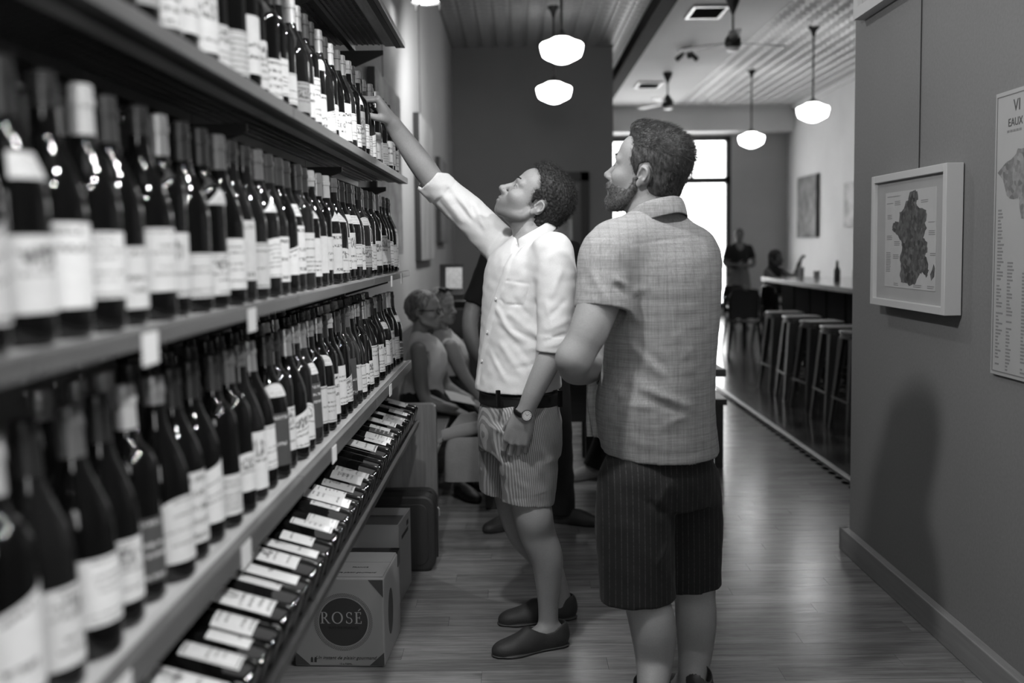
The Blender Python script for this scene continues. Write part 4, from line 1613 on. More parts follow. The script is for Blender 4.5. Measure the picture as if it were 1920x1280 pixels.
class Vol:
    def __init__(s, lo, hi, h):
        s.lo, s.h = np.asarray(lo, float), h
        n = np.ceil((np.asarray(hi, float) - s.lo) / h).astype(int) + 1
        s.n = n
        s.f = np.full(tuple(n), .5, F32)
        s.ax = [(s.lo[i] + h * np.arange(n[i])).astype(F32) for i in range(3)]

    def reg(s, lo, hi, m):
        a = np.clip(np.floor((np.asarray(lo) - m - s.lo) / s.h).astype(int), 0, s.n)
        b = np.clip(np.ceil((np.asarray(hi) + m - s.lo) / s.h).astype(int) + 1, 0, s.n)
        if (b <= a).any():
            return None
        sl = tuple(slice(a[i], b[i]) for i in range(3))
        return sl, s.ax[0][sl[0]][:, None, None], s.ax[1][sl[1]][None, :, None], s.ax[2][sl[2]][None, None, :]

    def op(s, lo, hi, fn, k=.01, mode='u'):
        r = s.reg(lo, hi, max(k, 3 * s.h) + .012)
        if r is None:
            return s
        sl, X, Y, Z = r
        d = fn(X, Y, Z).astype(F32)
        a = s.f[sl]
        if mode == 'u':
            h = np.clip(.5 + .5 * (a - d) / k, 0, 1)
            s.f[sl] = a * (1 - h) + d * h - k * h * (1 - h)
        elif mode == 's':
            d = -d
            h = np.clip(.5 - .5 * (a - d) / k, 0, 1)
            s.f[sl] = a * (1 - h) + d * h + k * h * (1 - h)
        elif mode == 'd':
            s.f[sl] = a - d
        return s

    def ell(s, c, r, R=None, k=.01, mode='u'):
        c, r = np.asarray(c, float), np.asarray(r, float)
        R = np.eye(3) if R is None else R      # columns are the local axes
        m = max(r)

        def fn(X, Y, Z):
            x, y, z = X - F32(c[0]), Y - F32(c[1]), Z - F32(c[2])
            u = (x * F32(R[0, 0]) + y * F32(R[1, 0]) + z * F32(R[2, 0])) / F32(r[0])
            v = (x * F32(R[0, 1]) + y * F32(R[1, 1]) + z * F32(R[2, 1])) / F32(r[1])
            w = (x * F32(R[0, 2]) + y * F32(R[1, 2]) + z * F32(R[2, 2])) / F32(r[2])
            k0 = np.sqrt(u * u + v * v + w * w) + 1e-6
            k1 = np.sqrt((u / F32(r[0])) ** 2 + (v / F32(r[1])) ** 2 + (w / F32(r[2])) ** 2) + 1e-6
            return k0 * (k0 - 1) / k1
        e = np.sqrt((R ** 2 * r ** 2).sum(1))
        return s.op(c - e, c + e, fn, k, mode)

    def limb(s, pts, rad, k=.015, mode='u', cut0=False, cut1=False, flat=None, n=6, grow=0):
        """tapering tube through points; cut0/cut1: flat ends; flat=(axis, factor) squashes it along an axis"""
        P_, R_ = dens(pts, rad, n)
        P_ = np.array(P_)
        R_ = np.array(R_) + grow
        m = R_.max() * (1 if flat is None else max(1, flat[1]))
        d0, d1 = nrm(P_[1] - P_[0]), nrm(P_[-1] - P_[-2])

        def fn(X, Y, Z):
            best = None
            for i in range(len(P_) - 1):
                a, b = P_[i], P_[i + 1]
                ab = b - a
                L2 = float(ab @ ab) + 1e-12
                x, y, z = X - F32(a[0]), Y - F32(a[1]), Z - F32(a[2])
                t = np.clip((x * F32(ab[0]) + y * F32(ab[1]) + z * F32(ab[2])) / F32(L2), 0, 1)
                x, y, z = x - t * F32(ab[0]), y - t * F32(ab[1]), z - t * F32(ab[2])
                q = x * x + y * y + z * z
                if flat is not None:
                    n_ = flat[0]
                    w = x * F32(n_[0]) + y * F32(n_[1]) + z * F32(n_[2])
                    q = q + F32(1 / flat[1] ** 2 - 1) * w * w
                d = np.sqrt(q) - (F32(R_[i]) + t * F32(R_[i + 1] - R_[i]))
                best = d if best is None else np.minimum(best, d)
            for flag, p, dr in ((cut0, P_[0], -d0), (cut1, P_[-1], d1)):
                if flag:
                    best = np.maximum(best, (X - F32(p[0])) * F32(dr[0]) + (Y - F32(p[1])) * F32(dr[1]) + (Z - F32(p[2])) * F32(dr[2]))
            return best
        return s.op(P_.min(0) - m, P_.max(0) + m, fn, k, mode)

    def loft(s, secs, U, V, k=.015, mode='u', grow=0, ex=2.0, tiltx=0, tilty=0):
        """stack of elliptic sections (z, cx, cy, a along U, b along V); flat top and bottom. tiltx/tilty slope the cutting planes"""
        secs = sorted(secs, key=lambda q: q[0])
        Pd, _ = dens([vec(*q) for q in secs], [0] * len(secs), 8)
        Pd = np.array(Pd)
        Pd[:, 0] = np.maximum.accumulate(Pd[:, 0] + np.arange(len(Pd)) * 1e-7)
        z0, z1 = Pd[0, 0], Pd[-1, 0]
        U, V = np.asarray(U, float), np.asarray(V, float)

        def fn(X, Y, Z):
            z = Z.ravel()
            I = lambda c: np.interp(z, Pd[:, 0], Pd[:, c]).astype(F32)[None, None, :]
            cx, cy, a, b = I(1), I(2), I(3) + F32(grow), I(4) + F32(grow)
            x, y = X - cx, Y - cy
            u, v = (x * F32(U[0]) + y * F32(U[1])), (x * F32(V[0]) + y * F32(V[1]))
            if ex == 2.0:
                q = np.sqrt((u / a) ** 2 + (v / b) ** 2) + 1e-6
            else:
                q = (np.abs(u / a) ** ex + np.abs(v / b) ** ex + 1e-9) ** (1 / ex)
            gr = np.sqrt((u / (a * a)) ** 2 + (v / (b * b)) ** 2) / q + 1e-6
            d = (q - 1) / np.maximum(gr, .5 / np.maximum(a, b))
            sl = F32(tiltx) * u + F32(tilty) * v
            return np.maximum(d, np.maximum(F32(z0) + sl - Z, Z - F32(z1)))
        m = max(Pd[:, 3].max(), Pd[:, 4].max()) + grow
        ext = .0 + (abs(tiltx) + abs(tilty)) * m
        return s.op((Pd[:, 1].min() - m, Pd[:, 2].min() - m, z0 - ext), (Pd[:, 1].max() + m, Pd[:, 2].max() + m, z1), fn, k, mode)

    def crease(s, p, q, amp, w, Y=None):
        """a ridge (amp > 0) or furrow along a 3D line, thickest in its middle"""
        p, q = np.asarray(p, float), np.asarray(q, float)
        ab = q - p
        L2 = float(ab @ ab)

        def fn(X, Y_, Z):
            x, y, z = X - F32(p[0]), Y_ - F32(p[1]), Z - F32(p[2])
            t = np.clip((x * F32(ab[0]) + y * F32(ab[1]) + z * F32(ab[2])) / F32(L2), 0, 1)
            x, y, z = x - t * F32(ab[0]), y - t * F32(ab[1]), z - t * F32(ab[2])
            q_ = x * x + z * z + y * y * F32(.06)
            return F32(amp) * np.exp(-q_ / F32(w * w)) * np.sqrt(np.clip(4 * t * (1 - t), 0, 1) + .02)
        m = 2.2 * w
        lo, hi = np.minimum(p, q) - (m, .12, m), np.maximum(p, q) + (m, .12, m)
        return s.op(lo, hi, fn, .001, 'd')

    def ripple(s, amp, freq, seed=0, lo=None, hi=None, stretch=(1, 1, 1)):
        r = np.random.RandomState(seed)
        W = r.normal(size=(9, 3)) * np.asarray(stretch) * freq
        ph = r.uniform(0, 6.28, 9)
        lo = s.lo if lo is None else lo
        hi = s.lo + s.h * s.n if hi is None else hi

        def fn(X, Y, Z):
            o = 0
            for w, p in zip(W, ph):
                o = o + np.sin(X * F32(w[0]) + Y * F32(w[1]) + Z * F32(w[2]) + F32(p))
            return o * F32(amp / 4)
        return s.op(lo, hi, fn, .001, 'd')

    def cut(s, fn_keep_negative):
        """intersect everything with a region"""
        X, Y, Z = s.ax[0][:, None, None], s.ax[1][None, :, None], s.ax[2][None, None, :]
        s.f = np.maximum(s.f, fn_keep_negative(X, Y, Z).astype(F32))
        return s

    def seen(s, px, py, y0=3.0, y1=3.7):
        """the point of the surface that lies on the line of sight through a place of the photograph"""
        for y in np.arange(y0, y1, s.h * .5):
            p = P(px, py, y)
            i = np.round((p - s.lo) / s.h).astype(int)
            if (i >= 0).all() and (i < s.n).all() and s.f[tuple(i)] < 0:
                return p
        return P(px, py, (y0 + y1) / 2)

    def surf(s, smooth=2):
        f = s.f
        f[0], f[-1] = .5, .5
        f[:, 0], f[:, -1] = .5, .5
        f[:, :, 0], f[:, :, -1] = .5, .5
        ins = f < 0
        if not ins.any():
            return np.zeros((0, 3)), np.zeros((0, 4), int)
        cnt = np.zeros(tuple(s.n - 1), np.uint8)
        for dx in (0, 1):
            for dy in (0, 1):
                for dz in (0, 1):
                    cnt += ins[dx:s.n[0] - 1 + dx, dy:s.n[1] - 1 + dy, dz:s.n[2] - 1 + dz]
        act = (cnt > 0) & (cnt < 8)
        C = np.argwhere(act)
        vid = np.full(act.shape, -1, np.int32)
        vid[act] = np.arange(len(C), dtype=np.int32)
        acc = np.zeros((len(C), 3))
        num = np.zeros(len(C))
        cor = [(dx, dy, dz) for dx in (0, 1) for dy in (0, 1) for dz in (0, 1)]
        val = {c: f[C[:, 0] + c[0], C[:, 1] + c[1], C[:, 2] + c[2]].astype(float) for c in cor}
        for a in cor:
            for ax in range(3):
                if a[ax] == 0:
                    b = list(a)
                    b[ax] = 1
                    b = tuple(b)
                    va, vb = val[a], val[b]
                    m = (va < 0) != (vb < 0)
                    t = np.where(m, va / (va - vb + 1e-20), 0)
                    p = np.tile(np.array(a, float), (len(C), 1))
                    p[:, ax] += t
                    acc[m] += p[m]
                    num[m] += 1
        vt = s.lo + s.h * (C + acc / num[:, None])
        faces = []
        for ax in range(3):
            o = [1, 1, 1]
            o[ax] = 0
            sl_a = tuple(slice(o[i], s.n[i] - 1) for i in range(3))
            b = [slice(o[i], s.n[i] - 1) for i in range(3)]
            b[ax] = slice(1, s.n[ax])
            ia, ib = ins[sl_a], ins[tuple(b)]
            for flip, m in ((False, ia & ~ib), (True, ~ia & ib)):
                E = np.argwhere(m) + np.array(o)
                u, w = [i for i in range(3) if i != ax]

                def cell(du, dw):
                    q = E.copy()
                    q[:, u] -= du
                    q[:, w] -= dw
                    return vid[q[:, 0], q[:, 1], q[:, 2]]
                quad = np.stack([cell(1, 1), cell(0, 1), cell(0, 0), cell(1, 0)], 1)
                if flip != (ax == 1):
                    quad = quad[:, ::-1]
                faces.append(quad)
        Fq = np.concatenate(faces)
        Fq = Fq[(Fq >= 0).all(1)]
        for _ in range(smooth):
            e = np.concatenate([Fq[:, [0, 1]], Fq[:, [1, 2]], Fq[:, [2, 3]], Fq[:, [3, 0]]])
            d = np.bincount(e[:, 0], minlength=len(vt)).astype(float)
            new = np.stack([np.bincount(e[:, 0], weights=vt[e[:, 1], i], minlength=len(vt)) for i in range(3)], 1)
            ok = d > 0
            vt[ok] = .5 * vt[ok] + .5 * new[ok] / d[ok][:, None]
        return vt, Fq


def join(parts):
    V_, F_, n = [], [], 0
    for v, f in parts:
        V_.append(v)
        F_.append(f + n)
        n += len(v)
    return np.concatenate(V_), np.concatenate(F_)


def put_mesh(name, vf, m, root, tone=None, label=None):
    v, f = vf
    me = bpy.data.meshes.new(name)
    off = np.array(root.location)
    me.vertices.add(len(v))
    me.vertices.foreach_set('co', (v - off).astype(F32).ravel())
    me.loops.add(len(f) * 4)
    me.loops.foreach_set('vertex_index', f.astype(np.int32).ravel())
    me.polygons.add(len(f))
    me.polygons.foreach_set('loop_start', np.arange(0, len(f) * 4, 4, dtype=np.int32))
    me.polygons.foreach_set('use_smooth', np.ones(len(f), bool))
    me.update(calc_edges=True)
    a = me.attributes.new('tone', 'FLOAT', 'POINT')
    a.data.foreach_set('value', (np.ones(len(v)) if tone is None else tone(v)).astype(F32))
    me.materials.append(m)
    o = link(name, me, root)
    if label:
        o['label'] = label
    return o


def frame_of(fwd, up=(0, 0, 1), roll=0):
    """columns: forward, left, up"""
    x = nrm(fwd)
    y = nrm(np.cross(up, x))
    z = np.cross(x, y)
    if roll:
        c, s_ = math.cos(roll), math.sin(roll)
        y, z = y * c + z * s_, z * c - y * s_
    return np.stack([x, y, z], 1)


def head_shape(V, C, R, s=1.0, neck=None, neck_r=(.056, .060), fem=0.0, ears=True, nose=1.0, chin=1.0):
    L = lambda x, y, z: C + R @ (np.array([x, y, z], float) * s)
    E = lambda c, r, k=.012, mode='u', RR=None: V.ell(L(*c), np.array(r) * s, R if RR is None else R @ RR, k * s, mode)
    T = lambda pts, rad, k=.012, mode='u', **kw: V.limb([L(*p) for p in pts], [r * s for r in rad], k * s, mode, n=4, **kw)
    if neck is not None:
        V.limb([L(-.03, 0, -.02), L(-.028, 0, -.07), neck], [neck_r[0] * s, neck_r[0] * s, neck_r[1] * s], .01, n=5)
    E((-.008, 0, .045), (.100, .076, .085))
    E((.050, 0, .052), (.050, .060, .050), .03)
    E((.040, 0, -.025), (.060, .058, .088), .03)
    E((.03, 0, -.064), (.055, .043, .029), .02)
    for q in (-1, 1):
        T([(-.006, q * .058, -.035), (.006, q * .054, -.066), (.05, q * .034, -.088), (.078, q * .012, -.098)], [.012, .013, .0125, .013], .016)
        E((.066, q * .042, -.026), (.026, .019, .018), .025)
    E((.0815 * chin, 0, -.095), (.019, .022, .018), .016)
    T([(.080, -.048, .022), (.094, -.022, .027), (.096, 0, .022), (.094, .022, .027), (.080, .048, .022)], [.010 - .004 * fem, .0115 - .005 * fem, .009, .0115 - .005 * fem, .010 - .004 * fem], .015)
    for q in (-1, 1):
        E((.110, q * .034, .003), (.017, .019, .012), .012, 's')
        E((.0855, q * .034, .003), (.0135, .0175, .0115), .004)
    # nose
    T([(.088, 0, .022), (.0985, 0, .004), (.112 * nose, 0, -.016), (.1255 * nose, 0, -.033)], [.0120, .0120, .0118, .0105], .010)
    T([(.1265 * nose, 0, -.034), (.104, 0, -.046)], [.0085, .007], .008)
    for q in (-1, 1):
        E((.1105, q * .0135, -.038), (.0135, .0085, .0085), .007)
    # mouth
    E((.086, 0, -.068), (.024, .032, .026), .018)
    T([(.098, -.023, -.0675), (.1085, -.008, -.0635), (.1085, .008, -.0635), (.098, .023, -.0675)], [.0035, .0062, .0062, .0035], .005)
    T([(.098, -.021, -.071), (.1075, 0, -.0755), (.098, .021, -.071)], [.0035, .0072, .0035], .005)
    T([(.098, -.024, -.0690), (.1155, 0, -.0690), (.098, .024, -.0690)], [.0018, .0018, .0018], .003, 's')
    for q in (-1, 1):
        E((.122 * nose - .002, q * .0075, -.0465), (.0050, .0034, .004), .003, 's')
        E((.0935, q * .0385, .0015), (.0130, .0140, .0036), .003, 's')
    if ears:
        for q in (-1, 1):
            RR = np.array(Euler((0, .22, q * .42)).to_matrix())
            E((-.022, q * .080, .001), (.0185, .0070, .0295), .006, 'u', RR)
            E((-.012, q * .078, -.026), (.009, .007, .012), .006)
            T([(-.014, q * .0870, .020), (-.029, q * .0900, .016), (-.035, q * .0895, .0), (-.029, q * .0870, -.014)], [.0035, .0042, .004, .003], .004)
            E((-.019, q * .0890, .001), (.0095, .0065, .0155), .005, 's', RR)
            E((-.010, q * .0875, -.004), (.0045, .006, .006), .003, 's')
            E((-.006, q * .0815, -.004), (.005, .005, .007), .003)
    return L


def head_tone(C, R, s=1.0, stubble=0.0, lips=.78, beard=False):
    def fn(v):
        p = ((v - C) @ R) / s
        x, y, z = p[:, 0], p[:, 1], p[:, 2]
        t = np.ones(len(v))
        lip = np.exp(-((z + .0695) / .008) ** 2) * (np.abs(y) < .022) * (x > .098)
        t *= 1 - (1 - lips) * np.clip(lip, 0, 1)
        if stubble:
            jaw = (1 / (1 + np.exp((z + .050 - .25 * np.maximum(0, x - .1)) / .008))) * (z > -.2) * (x > -.02) / (1 + np.exp(-(z + .135) / .01))
            hole = np.clip(lip, 0, 1)
            t *= 1 - stubble * jaw * (1 - hole)
        return t
    return fn


def eyes(C, R, s, root, m_white, m_iris, gaze=(1, 0, .15)):
    for q in (-1, 1):
        c = C + R @ (vec(.0845, q * .034, .002) * s)
        g = nrm(R @ vec(*gaze))
        o = MB().lathe([(.0122 * s * math.cos(a), max(.0122 * s * math.sin(a), 1e-5)) for a in np.linspace(PI, 0, 11)], 16).build('eye', m_white, root, smooth=180)
        o.location = Vector(c) - root.location
        o.rotation_euler = Vector(g).to_track_quat('Z', 'Y').to_euler()
        i_ = MB().lathe([(.01075 * s, .0056 * s), (.0123 * s, .0050 * s), (.0127 * s, .0001)], 14).build('iris', m_iris, o, smooth=60)


def brows(C, R, s, root, m, w=.0042):
    for q in (-1, 1):
        pts = [C + R @ (vec(*p) * s) - np.array(root.location) for p in ((.1055, q * .012, .024), (.104, q * .026, .032), (.093, q * .042, .033), (.082, q * .052, .026))]
        MB().tube(pts, [w * s, w * 1.15 * s, w * s, w * .5 * s], 8).build('eyebrow', m, root, smooth=180)


def hand_shape(V, wrist, d, n, t, curls, thumb=(.55, .75, .35), s=1.0, thumb_curl=(15, 20), spread=.05, k=.006):
    """d: towards the fingers, n: out of the palm, t: thumb side. curls: (mcp, pip, dip) degrees for index..little"""
    d = nrm(d)
    n = nrm(np.asarray(n, float) - d * (np.asarray(n, float) @ d))
    t0 = np.asarray(t, float)
    t = np.cross(d, n)
    if t @ t0 < 0:
        t = -t
    W = lambda a, b, c: np.asarray(wrist, float) + (d * a + t * b + n * c) * s
    offs = (.032, .011, -.011, -.030)
    klen = (.093, .096, .091, .083)
    seg = ((.043, .026, .021), (.047, .030, .022), (.043, .028, .021), (.034, .021, .019))
    rad = ((.0098, .0086, .0078, .0064), (.0100, .0088, .0078, .0064), (.0094, .0084, .0074, .0062), (.0084, .0074, .0066, .0055))
    # palm
    for i in range(4):
        V.limb([W(.004, offs[i] * .55, 0), W(klen[i] * .55, offs[i] * .9, -.002), W(klen[i], offs[i], -.001)], [.016 * s, .0145 * s, .0118 * s], .012 * s, n=3)
    V.ell(W(.045, .026, .010), np.array((.034, .017, .014)) * s, np.stack([d, t, n], 1), .012 * s)
    V.ell(W(.045, -.022, .008), np.array((.036, .014, .012)) * s, np.stack([d, t, n], 1), .012 * s)
    tips = []
    for i in range(4):
        p = W(klen[i], offs[i], -.001)
        a = 0
        sp = spread * (1.5 - i)
        pts, rr = [p], [rad[i][0] * s]
        for j in range(3):
            a += math.radians(curls[i][j])
            dr = nrm(d * math.cos(a) + n * math.sin(a) + t * sp * math.cos(a))
            p = p + dr * seg[i][j] * s
            pts.append(p)
            rr.append(rad[i][j + 1] * s)
        for j in range(3):
            V.limb([pts[j], pts[j + 1]], [rr[j], rr[j + 1]], .0035 * s, n=1)
            V.ell(pts[j], np.ones(3) * rr[j] * 1.06, None, .003 * s)
        tips.append(p)
    b = W(.018, .024, .008)
    td = nrm(d * thumb[0] + t * thumb[1] + n * thumb[2])
    pts = [b]
    p = b
    bend = nrm(d * .8 + n * .6 - t * .25)
    for j, L in enumerate((.045, .034, .027)):
        if j:
            a = math.radians(thumb_curl[j - 1])
            td = nrm(td * math.cos(a) + bend * math.sin(a))
        p = p + td * L * s
        pts.append(p)
    rr = [.0150 * s, .0118 * s, .0105 * s, .0082 * s]
    for j in range(3):
        V.limb([pts[j], pts[j + 1]], [rr[j], rr[j + 1]], (.010 if j == 0 else .004) * s, n=1)
    return tips, p


def shoe_shape(V, heel, toe, w=.048, h=.085, k=.012, collar=.0, sole=True):
    """a low shoe from heel to toe standing on the floor (z = 0)"""
    heel, toe = np.asarray(heel, float), np.asarray(toe, float)
    f = nrm(toe - heel)
    l = vec(-f[1], f[0], 0)
    L = np.linalg.norm(toe - heel)
    A = lambda a, b, z: heel + f * (a * L) + l * b + vec(0, 0, z)
    R = np.stack([f, l, vec(0, 0, 1)], 1)
    V.ell(A(.16, 0, .040), (.055, w * .72, .055), R, k)
    V.ell(A(.45, 0, .032), (.085, w * .78, .048), R, .03)
    V.ell(A(.72, 0, .023), (.078, w * .96, .034), R, .03)
    V.ell(A(.87, 0, .017), (.040, w * .68, .022), R, .02)
    if sole:
        V.limb([A(.10, 0, .007), A(.45, 0, .007), A(.74, 0, .007), A(.90, 0, .008)], [w * .70, w * .74, w * 1.02, w * .66], .004, flat=(vec(0, 0, 1), .17), n=5)
    return A, R


def strands(v, f, count, length, m, root, name, seed=0, lean=None, curl=.0, width=.0007, mask=None, rand=.5):
    """short hair strands growing out of a surface, one mesh"""
    r = np.random.RandomState(seed)
    a, b, c = v[f[:, 0]], v[f[:, 1]], v[f[:, 2]]
    N = np.cross(b - a, v[f[:, 3]] - a)
    N /= np.linalg.norm(N, axis=1)[:, None] + 1e-12
    cen = (a + c) / 2
    idx = np.arange(len(f))
    if mask is not None:
        idx = idx[mask(cen)]
    idx = r.choice(idx, count)
    p, n = cen[idx] + r.normal(scale=.001, size=(count, 3)), N[idx]
    side = r.normal(size=(count, 3))
    side -= n * (side * n).sum(1)[:, None]
    side /= np.linalg.norm(side, axis=1)[:, None] + 1e-9
    dr = n + rand * side
    if lean is not None:
        dr = dr * .55 + np.asarray(lean)[None, :] * .9
    dr /= np.linalg.norm(dr, axis=1)[:, None]
    ln = length * r.uniform(.6, 1.2, count)
    w = np.cross(dr, r.normal(size=(count, 3)))
    w /= np.linalg.norm(w, axis=1)[:, None] + 1e-9
    w2 = np.cross(dr, w)
    K = 4
    ring = []
    for k in range(K + 1):
        t = k / K
        q = p + dr * (ln * t)[:, None] + (w2 * (np.sin(t * 5) * curl)[None, None] if np.isscalar(curl) else 0) + side * (curl * (1 - np.cos(t * 4.5)))
        ww = w * (width * (1 - t * .85))
        ring.append((q - ww, q + ww))
    V_ = np.stack([x for rr in ring for x in rr], 1).reshape(-1, 3)
    base = (np.arange(count) * 2 * (K + 1))[:, None]
    Fq = np.concatenate([base + np.array([[2 * k, 2 * k + 1, 2 * k + 3, 2 * k + 2]]) for k in range(K)])
    o = put_mesh(name, (V_, Fq), m, root)
    return o


# ------------------------------------------------------------------ skin, hair and cloth
def skin_mat(name, g):
    t = NT(name)
    v = t.coords('Object')
    n1 = t.noise(v, 9, 3)
    n2 = t.noise(v, 220, 3)
    c = t.math('MULTIPLY', t.maprange(n1, .3, .7, g * .93, g * 1.06), t.maprange(n2, .3, .7, .95, 1.05))
    t.color(t.math('MULTIPLY', c, t.attr()))
    t.rough(.5)
    sock(t.b, 'Specular IOR Level').default_value = .35
    t.b.inputs['Subsurface Weight'].default_value = .12
    t.b.inputs['Subsurface Radius'].default_value = (.008, .008, .008)
    t.bump(n2, .12, .002)
    return t.m


def hair_mat(name, g0, g1, sc=140, st=(1, 1, 1)):
    t = NT(name)
    v = t.coords('Object', st)
    n = t.noise(v, sc, 4, .7)
    t.color(t.maprange(n, .35, .7, g0, g1))
    t.rough(.55)
    t.bump(n, .35, .004)
    return t.m


def cloth_mat(name, g, kind='weave', amt=.12, rough=.85):
    t = NT(name)
    v = t.coords('Object')
    n1 = t.noise(v, 14, 4, .6)
    n2 = t.noise(v, 420, 2)
    c = t.math('MULTIPLY', t.maprange(n1, .3, .7, g * .95, g * 1.05), t.maprange(n2, .3, .7, 1 - amt * .5, 1 + amt * .5))
    if kind == 'crosshatch':     # slubby end-on-end check: fine uneven threads both ways
        a = t.noise(t.coords('Object', (320, 320, 9)), 1, 2)
        b = t.noise(t.coords('Object', (14, 14, 420)), 1, 2)
        c = t.math('MULTIPLY', c, t.maprange(t.math('ADD', a, b), .75, 1.25, 1 - amt * 2, 1 + amt * 1.6))
        w = t.wave(t.coords('Object', (1, 1, 1)), 14, .4, 'Z')
        c = t.math('MULTIPLY', c, t.maprange(w, .75, 1, 1, .90))
        w2 = t.wave(t.coords('Object', (.866, .5, 0)), 13, .4, 'X')
        c = t.math('MULTIPLY', c, t.maprange(w2, .8, 1, 1, .90))
    if kind == 'seersucker':
        w = t.wave(t.coords('Object', (.91, .42, .08)), 95, 1.0, 'DIAGONAL')
        c = t.math('MULTIPLY', c, t.maprange(w, .45, .6, 1 - amt * 2.4, 1.12))
    if kind == 'pinstripe':
        w = t.wave(t.coords('Object', (.86, -.5, .0)), 22, .5, 'X')
        s_ = t.maprange(w, .93, 1, 0, 1)
        dash = t.maprange(t.noise(t.coords('Object', (40, 40, 160)), 1, 2), .4, .6, .3, 1)
        c = t.math('ADD', c, t.math('MULTIPLY', t.math('MULTIPLY', s_, dash), .04))
    t.color(t.math('MULTIPLY', c, t.attr()))
    t.rough(rough)
    sock(t.b, 'Specular IOR Level').default_value = .15
    t.b.inputs['Sheen Weight'].default_value = .05
    t.bump(t.math('ADD', t.math('MULTIPLY', t.noise(v, 16, 3, .5), 1.6), t.math('MULTIPLY', n2, .12)), .22, .006)
    return t.m


M_SKIN = skin_mat('skin', .30)
M_SKIN2 = skin_mat('skin_tanned', .27)
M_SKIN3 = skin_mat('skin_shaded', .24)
M_EYEW = mat('eye_white', .30, .2)
M_IRIS = mat('iris', .03, .15)
M_HAIRD = hair_mat('dark_curly_hair', .006, .045)
M_HAIRB = hair_mat('brown_swept_hair', .010, .09, 120, (1, 1, .35))
M_BEARD = hair_mat('brown_beard', .02, .16, 160)
M_LEATHER = mat('black_leather', .012, .4)
M_SHOE = mat('dark_suede_shoe', .035, .6, noise=.25, nscale=12, bump=.2, bscale=150)
M_SOLE = mat('shoe_sole', .06, .6)
M_STEEL = mat('steel', .5, .22, metal=1)
# ------------------------------------------------------------------ the man reaching up to the bottles
M_SHIRTW = cloth_mat('white_oxford_cloth', .62, 'weave', .10)
M_SEER = cloth_mat('striped_seersucker', .34, 'seersucker', .16)
LM = empty('person', (.05, 3.5, 0), 'man in white rolled-sleeve shirt and striped shorts reaching for a bottle, seen in profile', 'person')
f2, l2 = nrm(vec(-.91, -.42, 0)), nrm(vec(.42, -.91, 0))
U2, V2 = f2[:2], l2[:2]


def sec(px, py, Y, a, b):
    p = P(px, py, Y)
    return (p[2], p[0], p[1], a, b)


HR = frame_of(nrm(vec(-math.cos(math.radians(42)), .03, math.sin(math.radians(42)))), (0, 0, 1))
HS = .99
HC = P(1009, 387, 3.42) - HR @ (vec(-.016, .082, 0) * HS)
NB = P(994, 452, 3.49)
shirt_secs = [sec(971, 724, 3.5, .148, .185), sec(972, 690, 3.5, .140, .178), sec(973, 650, 3.5, .134, .172), sec(975, 590, 3.5, .128, .176), sec(979, 530, 3.5, .126, .188),
              sec(983, 492, 3.5, .118, .190), sec(987, 470, 3.5, .100, .168), sec(993, 452, 3.5, .078, .120), sec(1000, 438, 3.5, .062, .078)]
SHN, SHF = P(1036, 474, 3.345), P(934, 456, 3.655)
armN = [SHN, P(1046, 540, 3.31), P(1042, 600, 3.285), P(1040, 648, 3.275), P(1022, 690, 3.262), P(1000, 736, 3.262), P(984, 774, 3.27)]
armF = [SHF, P(880, 402, 3.655), P(840, 366, 3.645), P(817, 345, 3.63), P(790, 308, 3.61), P(757, 262, 3.585), P(737, 233, 3.565)]

# --- body (one skin): trunk, arms, legs
B = Vol((-.52, 3.12, -.01), (.32, 3.84, 1.98), .005)
B.loft([(z, x, y, a * .82, b * .84) for z, x, y, a, b in shirt_secs[1:]], U2, V2, .02)
B.limb([P(986, 490, 3.5), NB, HC + HR @ vec(-.03, 0, -.07)], [.075, .059, .056], .02)
B.limb(armN, [.050, .047, .042, .040, .0405, .034, .0275], .015)
B.limb(armF, [.050, .046, .043, .042, .044, .036, .029], .015)
hipN, hipF = P(985, 800, 3.41), P(965, 800, 3.60)
legN = [hipN, P(993, 890, 3.40), P(996, 950, 3.395), P(1008, 1000, 3.395), P(1025, 1045, 3.40), P(1028, 1090, 3.405), P(1028, 1135, 3.41), P(1028, 1175, 3.415)]
legF = [hipF, P(960, 880, 3.62), P(968, 950, 3.63), P(985, 1000, 3.635), P(1018, 1040, 3.65), P(1038, 1085, 3.665), P(1052, 1120, 3.67), P(1056, 1140, 3.675)]
lr = [.095, .082, .070, .063, .057, .046, .036, .035]
B.limb(legN, lr, .02)
B.limb(legF, lr, .02)
B.ell(P(1006, 972, 3.36), (.05, .045, .06), None, .03)
for (hl, te) in ((P(1052, 1200, 3.425), P(960, 1222, 3.34)), (P(1070, 1150, 3.675), P(962, 1166, 3.62))):
    hl, te = vec(hl[0], hl[1], 0), vec(te[0], te[1], 0)
    B.limb([hl * .88 + te * .12 + (0, 0, .045), hl * .6 + te * .4 + (0, 0, .045), te * .8 + hl * .2 + (0, 0, .028)], [.034, .036, .028], .02)
parts = [B.surf(2)]
Hd = Vol(HC - .19, HC + .19, .0024)
head_shape(Hd, HC, HR, HS, NB, (.0555, .0585))
parts.append(Hd.surf(1))
# right hand at the bottle
wr = armF[-1]
dF = nrm(P(711, 190, 3.545) - wr)
nF = nrm(vec(-.82, .05, -.5))
tF = vec(.05, -1, 0)
Vh = Vol(wr - .16, wr + .16, .0023)
Vh.limb(armF[-2:], [.036, .029], .01)
Vh.limb([armF[-1], armF[-1] + dF * .03], [.029, .025], .012, flat=(nF, .85))
tipsF, thF = hand_shape(Vh, wr + dF * .008, dF, nF, tF, ((62, 18, 12), (58, 30, 20), (56, 42, 25), (52, 48, 25)), thumb=(.55, .45, .55), thumb_curl=(12, 10), s=.98)
parts.append(Vh.surf(1))
